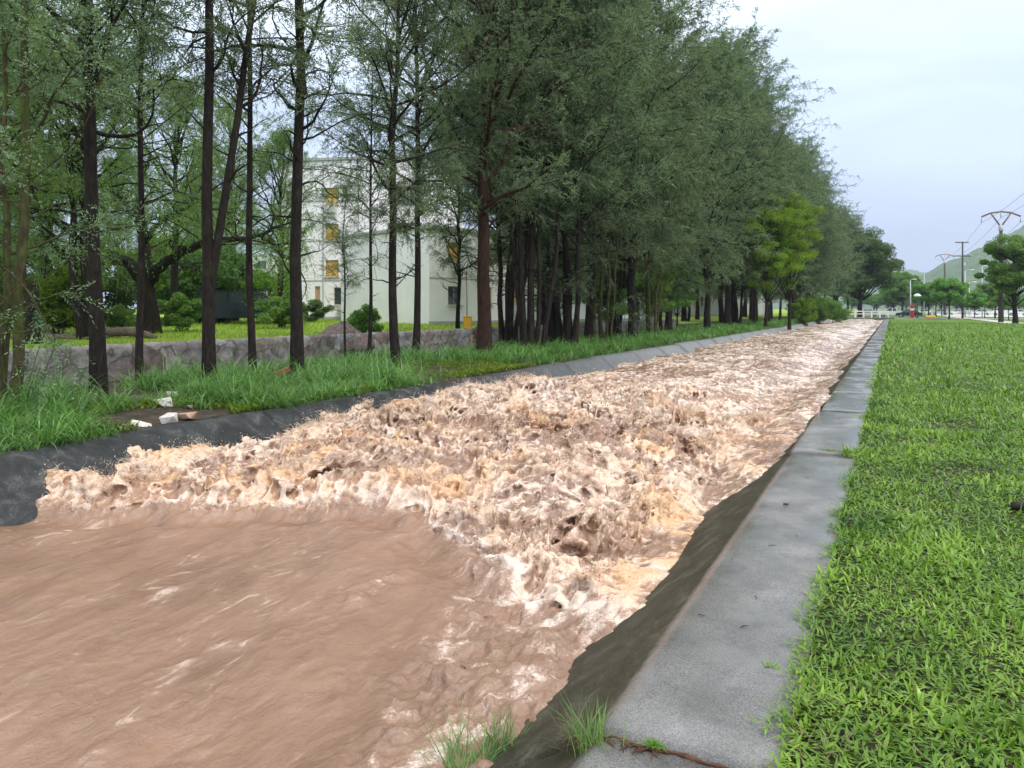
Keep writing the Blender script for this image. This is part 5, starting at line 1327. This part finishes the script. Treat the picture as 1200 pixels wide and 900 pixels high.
car_at(1065, 139.6, PI, 'car_dark', 'dark car parked in front of the red and white totem', 'car')
car_at(1016, 150, PI, 'car_silver', 'silver car partly hidden behind the bridge railing', 'car')
GC = 'pale cars parked in the distance behind the lawn trees'
for u, d, k_, pt, lb in ((1083, 205, 'car', 'car_white', 'white car parked behind the yellow block'), (1102, 200, 'car', 'car_silver', 'silver car parked left of the first lawn tree'), (1122, 198, 'car', 'car_white', 'white car seen right of the first lawn tree trunk'),
                         (1137, 196, 'van', 'car_silver', 'pale van parked between the two small lawn trees'), (1150, 194, 'car', 'car_white', 'white car left of the thick lawn trunk'), (1176, 176, 'van', 'car_white', 'big white van parked right of the thick lawn trunk'), (1192, 178, 'car', 'car_white', 'white car half out of the frame at the right edge')):
    car_at(u, d, PI * 0.93 + 0.05 * (u % 5), pt, lb, k_, group=GC, cat='van' if k_ == 'van' else 'car')
p = W(284, 374, 46); car_at_ = vehicle('parked_car', (p.x, p.y, gz1(p)), YAW + 0.1, 'car_dark', 'dark vehicle parked behind the lawn bushes near the white building', 'van', None, 'van')

# ================================================================== STREET FURNITURE
M['galv'] = plain('galvanised steel', (0.52, 0.54, 0.56), 0.45, 0.4, 0.08, 6)
M['creo'] = plain('dark utility pole', (0.075, 0.065, 0.06), 0.8, 0.2, 0.2, 4)
M['red'] = plain('red paint', (0.42, 0.03, 0.025), 0.5, 0.4, 0.1, 6)
M['wire'] = plain('power cable', (0.10, 0.10, 0.11), 0.6, 0.3, 0.1, 4)
def ztop(u, v, d): return W(u, v, d).z
# street lamps
GL = 'pale street lamps along the road'
def lamp(u, d, vt, label, arm=1.0):
    p = W(u, 370, d); H = ztop(u, vt, d); r_ = empty('street_lamp', (p.x, p.y, 0), 0.3); tag(r_, label, 'street lamp', GL)
    MB().tube([(0, 0, -0.1), (0, 0, H * .5), (0, 0, H)], [0.12, 0.10, 0.07], 10).build('pole', M['galv'], r_, True)
    MB().tube([(0, 0, H - .05), (arm * .5, 0, H + .12), (arm, 0, H + .14)], 0.045, 6).build('arm', M['galv'], r_, True)
    MB().box((arm + .3, 0, H + .12), (.75, .26, .13), bev=.05).build('lamp_head', M['white_paint'], r_)
    return r_
lamp(1067, 138, 328, 'tall white street lamp beside the red and white totem', 0.4)
lamp(1131, 150, 317, 'pale street lamp just right of the twin-crossarm pole')
lamp(1136, 165, 331, 'shorter pale street lamp above the small round lawn tree', 0.8)
lamp(1151, 150, 312, 'pale street lamp against the hill left of the big lawn tree', 0.3)
# globe lamp
p = W(1075, 370, 132); H = ztop(1075, 347, 132); r_ = empty('globe_lamp', (p.x, p.y, 0)); tag(r_, 'dark post with a white dome shade right of the totem', 'lamp')
MB().tube([(0, 0, -0.1), (0, 0, H * .5), (0, 0, H)], 0.07, 8).build('pole', M['creo'], r_, True)
MB().lathe((0, 0, H), [(0.08, -0.2), (0.62, 0.0), (0.60, 0.12), (0.35, 0.36), (0.02, 0.45)], 14).build('lamp_shade', M['white_paint'], r_, True)
# totem
p = W(1069, 370, 129); r_ = empty('totem_sign', (p.x, p.y, 0), YAW - .5); tag(r_, 'narrow red and white striped roadside totem by the bridge', 'sign')
MB().box((0, 0, 0.65), (0.60, 0.22, 1.34), bev=0.03).build('lower_panel', M['red'], r_)
MB().box((0, 0, 1.50), (0.62, 0.24, 0.32), bev=0.02).build('stripe', M['white_paint'], r_)
MB().box((-0.02, 0, 1.98), (0.56, 0.22, 0.60), bev=0.05).build('upper_panel', M['red'], r_)
# yellow block
p = W(1090, 371, 128); r_ = empty('yellow_block', (p.x, p.y, 0), 0.3); tag(r_, 'low yellow painted concrete block on the lawn beside the path', 'block')
MB().box((0, 0, 0.22), (1.7, 0.7, 0.5), bev=0.12).build('block', M['yellow'], r_)
# utility pole with two crossarms
d = 118; p = W(1128, 372, d); H = ztop(1128, 283, d); r_ = empty('utility_pole', (p.x, p.y, 0), 0.55); tag(r_, 'dark utility pole with two crossarms against the hill', 'utility pole')
MB().tube([(0, 0, -0.1), (0, 0, H * .5), (0, 0, H)], [0.17, 0.14, 0.11], 10).build('pole', M['creo'], r_, True)
z2 = ztop(1128, 300, d)
for zz, w_ in ((H - .15, 1.1), (z2, 1.45)):
    am = MB().box((0, 0.13, zz), (w_ * 2, 0.10, 0.14)).build('crossarm', M['creo'], r_)
    for s_ in (-0.92, -0.45, 0.45, 0.92): MB().lathe((s_ * w_, 0.13, zz + .07), [(0.03, 0), (0.03, .06), (0.07, .08), (0.06, .2), (0.02, .24)], 8).build('insulator', M['white_paint'], am, True)
MB().box((0.25, -.02, z2 - 1.3), (0.35, 0.3, 0.5), bev=.04).build('transformer_box', M['galv'], r_)
# Y-shaped pylons
def ypylon(u, vtop, vneck, d, half, label):
    p = W(u, 372, d); H = ztop(u, vneck, d); T = ztop(u, vtop, d) - H; r_ = empty('power_pylon', (p.x, p.y, 0), -YAW * .4 + .5); tag(r_, label, 'pylon')
    MB().tube([(0, 0, -0.2), (0, 0, H * .5), (0, 0, H)], [0.30, 0.24, 0.18], 12).build('pole', M['creo'], r_, True)
    MB().lathe((0, 0, H - .1), [(0.2, 0), (0.26, .1), (0.26, .6), (0.2, .7)], 12).build('collar', M['galv'], r_, True)
    fr = MB(); q = 0.09
    fr.tube([(0, 0, H + .4), (-half * .52, 0, H + T * .92)], q, 6).tube([(0, 0, H + .4), (half * .52, 0, H + T * .92)], q, 6)
    fr.tube([(-half, 0, H + T * .74), (-half * .52, 0, H + T * .94), (0, 0, H + T), (half * .52, 0, H + T * .94), (half, 0, H + T * .74)], q * 1.1, 6)
    fr.build('crossarm', M['rust2'], r_, True)
    for s_ in (-1, 0, 1):
        zt = H + T * (.74 if s_ else 1.0); MB().tube([(s_ * half, 0, zt), (s_ * half, 0, zt - .3), (s_ * half, 0, zt - T * .33)], [0.03, 0.07, 0.05], 6).build('insulator', M['galv'], r_, True)
    return r_, p, H, T
M['rust2'] = plain('brown weathered steel', (0.20, 0.14, 0.12), 0.6, 0.3, 0.2, 3)
r1, p1, H1, T1 = ypylon(1173, 248, 270, 88, 2.1, 'tall Y-shaped power pylon rising above the right-hand lawn tree')
r2_, p2, H2, T2 = ypylon(1107, 298, 308, 190, 2.2, 'smaller distant Y-shaped power pylon left of the utility pole')
wi = MB()
def wire(a, b, sag):
    wi.tube([a.lerp(b, t) - Vector((0, 0, sag * 4 * t * (1 - t))) for t in np.linspace(0, 1, 13)], 0.018, 4)
for s_ in (-1, 0, 1):
    def top(r_, H, T): return Vector((r_.location.x, r_.location.y, 0)) + Matrix.Rotation(r_.rotation_euler.z, 3, 'Z') @ Vector((s_ * 2.1, 0, H + T * (.42 if s_ else .67)))
    mb = MB(); wi = mb; a, b = top(r1, H1, T1), top(r2_, H2, T2); wire(a, b, 1.6); dv = (a - b); wire(a, a + Vector((dv.x * .9 , dv.y * .9, 0.5)), 1.4)
    tag(mb.build('power_cable', M['wire'], None, True), 'power cable strung between the two Y-shaped pylons', 'cable', 'power cables between the pylons')
for u, d, vt, lb in ((1083, 175, 320, 'slim grey mast standing between the lamp and the distant pylon'),):
    p = W(u, 370, d); H = ztop(u, vt, d); r_ = empty('mast', (p.x, p.y, 0)); tag(r_, lb, 'mast')
    MB().tube([(0, 0, -.1), (0, 0, H)], [0.12, 0.07], 8).build('pole', M['galv'], r_, True); MB().box((0, 0, H), (.9, .1, .12)).build('head', M['galv'], r_)

# ================================================================== LAWN TREES
protos['lawn1'] = make_tree('lawn_tree', clump_tree(51, 5.6, 0.11, 2.6, 3.2, 0.35, 46, 420, 0.26, shell=0.2, fine=0.8), 'bark', 'lawn_tree')
protos['lawn2'] = make_tree('lawn_tree', clump_tree(52, 4.2, 0.07, 1.7, 2.6, 0.35, 34, 360, 0.22, shell=0.2, fine=0.9), 'bark', 'lawn_tree')
protos['lawn3'] = make_tree('lawn_tree', clump_tree(53, 13.0, 0.34, 4.6, 8.5, 0.3, 110, 380, 0.36, shell=0.4, fine=0.62), 'bark', 'lawn_tree')
def lawn(kd, u, d, s, lb, sz=None, rz=0.0, group=None):
    p = W(u, 372, d); return place(kd, p.x, p.y, 0, s, rz, lb, 'tree', group, 'lawn_tree', sz)
lawn('lawn1', 1112, 116, 1.12, 'spreading young tree with a dark leaning trunk beside the path', 1.12, 0.4)
lawn('lawn2', 1142, 118, 1.05, 'small round-crowned lawn tree right of the spreading young one', 1.0)
lawn('lawn3', 1190, 80, 0.74, 'tall feathery lawn tree cut by the right edge of the photo', 0.72, 1.0)
lawn('lawn1', 1166, 128, 1.15, 'broad low lawn tree with the thick pale trunk', 1.1, 2.0)
lawn('lawn2', 1182, 106, 0.95, 'thin dark-stemmed lawn tree below the tall feathery one', 1.05, 3.0)
lawn('lawn2', 1172, 104, 0.8, 'slight crooked sapling between the thick pale trunk and the thin dark stem', 0.95, 4.0)
lawn('lawn2', 1154, 135, 1.1, 'slim-trunked lawn tree left of the thick pale trunk', 1.1, 5.0)
GB = 'rounded light green trees behind the yellow block'
for u, d, s, rz in ((1080, 160, 1.2, 1), (1088, 168, 1.3, 2), (1097, 158, 1.25, 3), (1104, 175, 1.2, 4), (1128, 170, 1.1, 0.5)):
    lawn('lawn1', u, d, s, 'rounded light green tree standing behind the yellow block', None, rz, GB)
lawn('lawn3', 1058, 190, 0.9, 'darker rounded tree behind the pickup truck', 0.85, 0)
lawn('lawn3', 1047, 230, 1.0, 'hazy tree far behind the pickup truck', 0.75, 2)
GT = 'hazy tree line beyond the car park'
rt = random.Random(3)
for k in range(26):
    u = 1000 + 10 * k + rt.uniform(-4, 4); d = rt.uniform(270, 420)
    lawn('lawn3', u, d, rt.uniform(0.8, 1.2), 'tree in the hazy line beyond the car park', rt.uniform(0.55, 0.75), rt.uniform(0, 6), GT)

# ================================================================== HILLS
def f_hill(n):
    a = n.noise(n.world(), 0.012, 8, 0.65); b = n.noise(n.world(), 0.11, 6, 0.75)
    col = n.ramp(a, [(0.3, (0.05, 0.115, 0.04)), (0.7, (0.13, 0.20, 0.07))]); col = n.mixc(1.0, col, n.maprange(b, 0.3, 0.7, 0.45, 1.5), 'MULTIPLY')
    n.base(col); n.normal(n.bump(b, 6.0, 1.0))
M['hill'] = mat('wooded hillside', f_hill, 0.9, 0.1)
def hill(name, d, prof, depth, seed):
    us = np.array([q[0] for q in prof], float); vs_ = np.array([q[1] for q in prof], float)
    n = 160; m_ = 30; uu = np.linspace(us[0], us[-1], n); vv = np.interp(uu, us, vs_)
    vv = vv + 0.6 * np.sin(uu * 0.7) * 0.5 + 0.5 * np.random.RandomState(seed).randn(n)
    V = []
    for i in range(n):
        base = W(uu[i], HZ, d); dirv = Vector((base.x, base.y, 0)).normalized(); hh = max(0.0, ztop(uu[i], vv[i], d))
        for j in range(m_):
            t = j / (m_ - 1); off = (t - 0.6) * depth; prof_ = math.sin(PI * min(1, max(0, t / 1.2))) if t < 0.6 else math.cos((t - 0.6) / 0.4 * PI / 2)
            wob = 1 + 0.22 * float(n2(np.array([i * 0.09 + seed]), np.array([j * 0.22]), 150)[0]) * (1 if t < .55 else 0)
            q = base + dirv * off; V.append((q.x, q.y, hh * prof_ * wob - 2))
    idx = np.arange(n * m_).reshape(n, m_); F = np.stack([idx[:-1, :-1], idx[1:, :-1], idx[1:, 1:], idx[:-1, 1:]], -1).reshape(-1, 4)
    tag(link(name, np_mesh(name, np.array(V), F, True), None, M['hill']), kind='structure')
hill('hills', 1300, [(1052, 345), (1070, 326), (1085, 319), (1105, 308), (1130, 299), (1145, 291), (1160, 285), (1180, 275), (1200, 266), (1260, 248), (1360, 255), (1500, 300), (1560, 360)], 700, 3)
hill('hills', 2300, [(560, 358), (700, 345), (820, 335), (900, 326), (960, 318), (1010, 311), (1040, 312), (1055, 317), (1075, 319), (1100, 325), (1180, 345)], 900, 7)

# ================================================================== HAZE
hz = MB().box((0, 1500, 180), (7600, 6400, 376)).build('haze', None)
mh = bpy.data.materials.new('haze'); mh.use_nodes = True; t = mh.node_tree; t.nodes.clear()
o_ = t.nodes.new('ShaderNodeOutputMaterial'); v_ = t.nodes.new('ShaderNodeVolumePrincipled')
v_.inputs['Color'].default_value = (0.80, 0.88, 1.0, 1); v_.inputs['Density'].default_value = 0.00028; v_.inputs['Anisotropy'].default_value = 0.2
t.links.new(v_.outputs[0], o_.inputs['Volume']); hz.data.materials.clear(); hz.data.materials.append(mh); tag(hz, kind='stuff'); hz['label'] = 'thin bluish haze over the distance'; hz['category'] = 'haze'
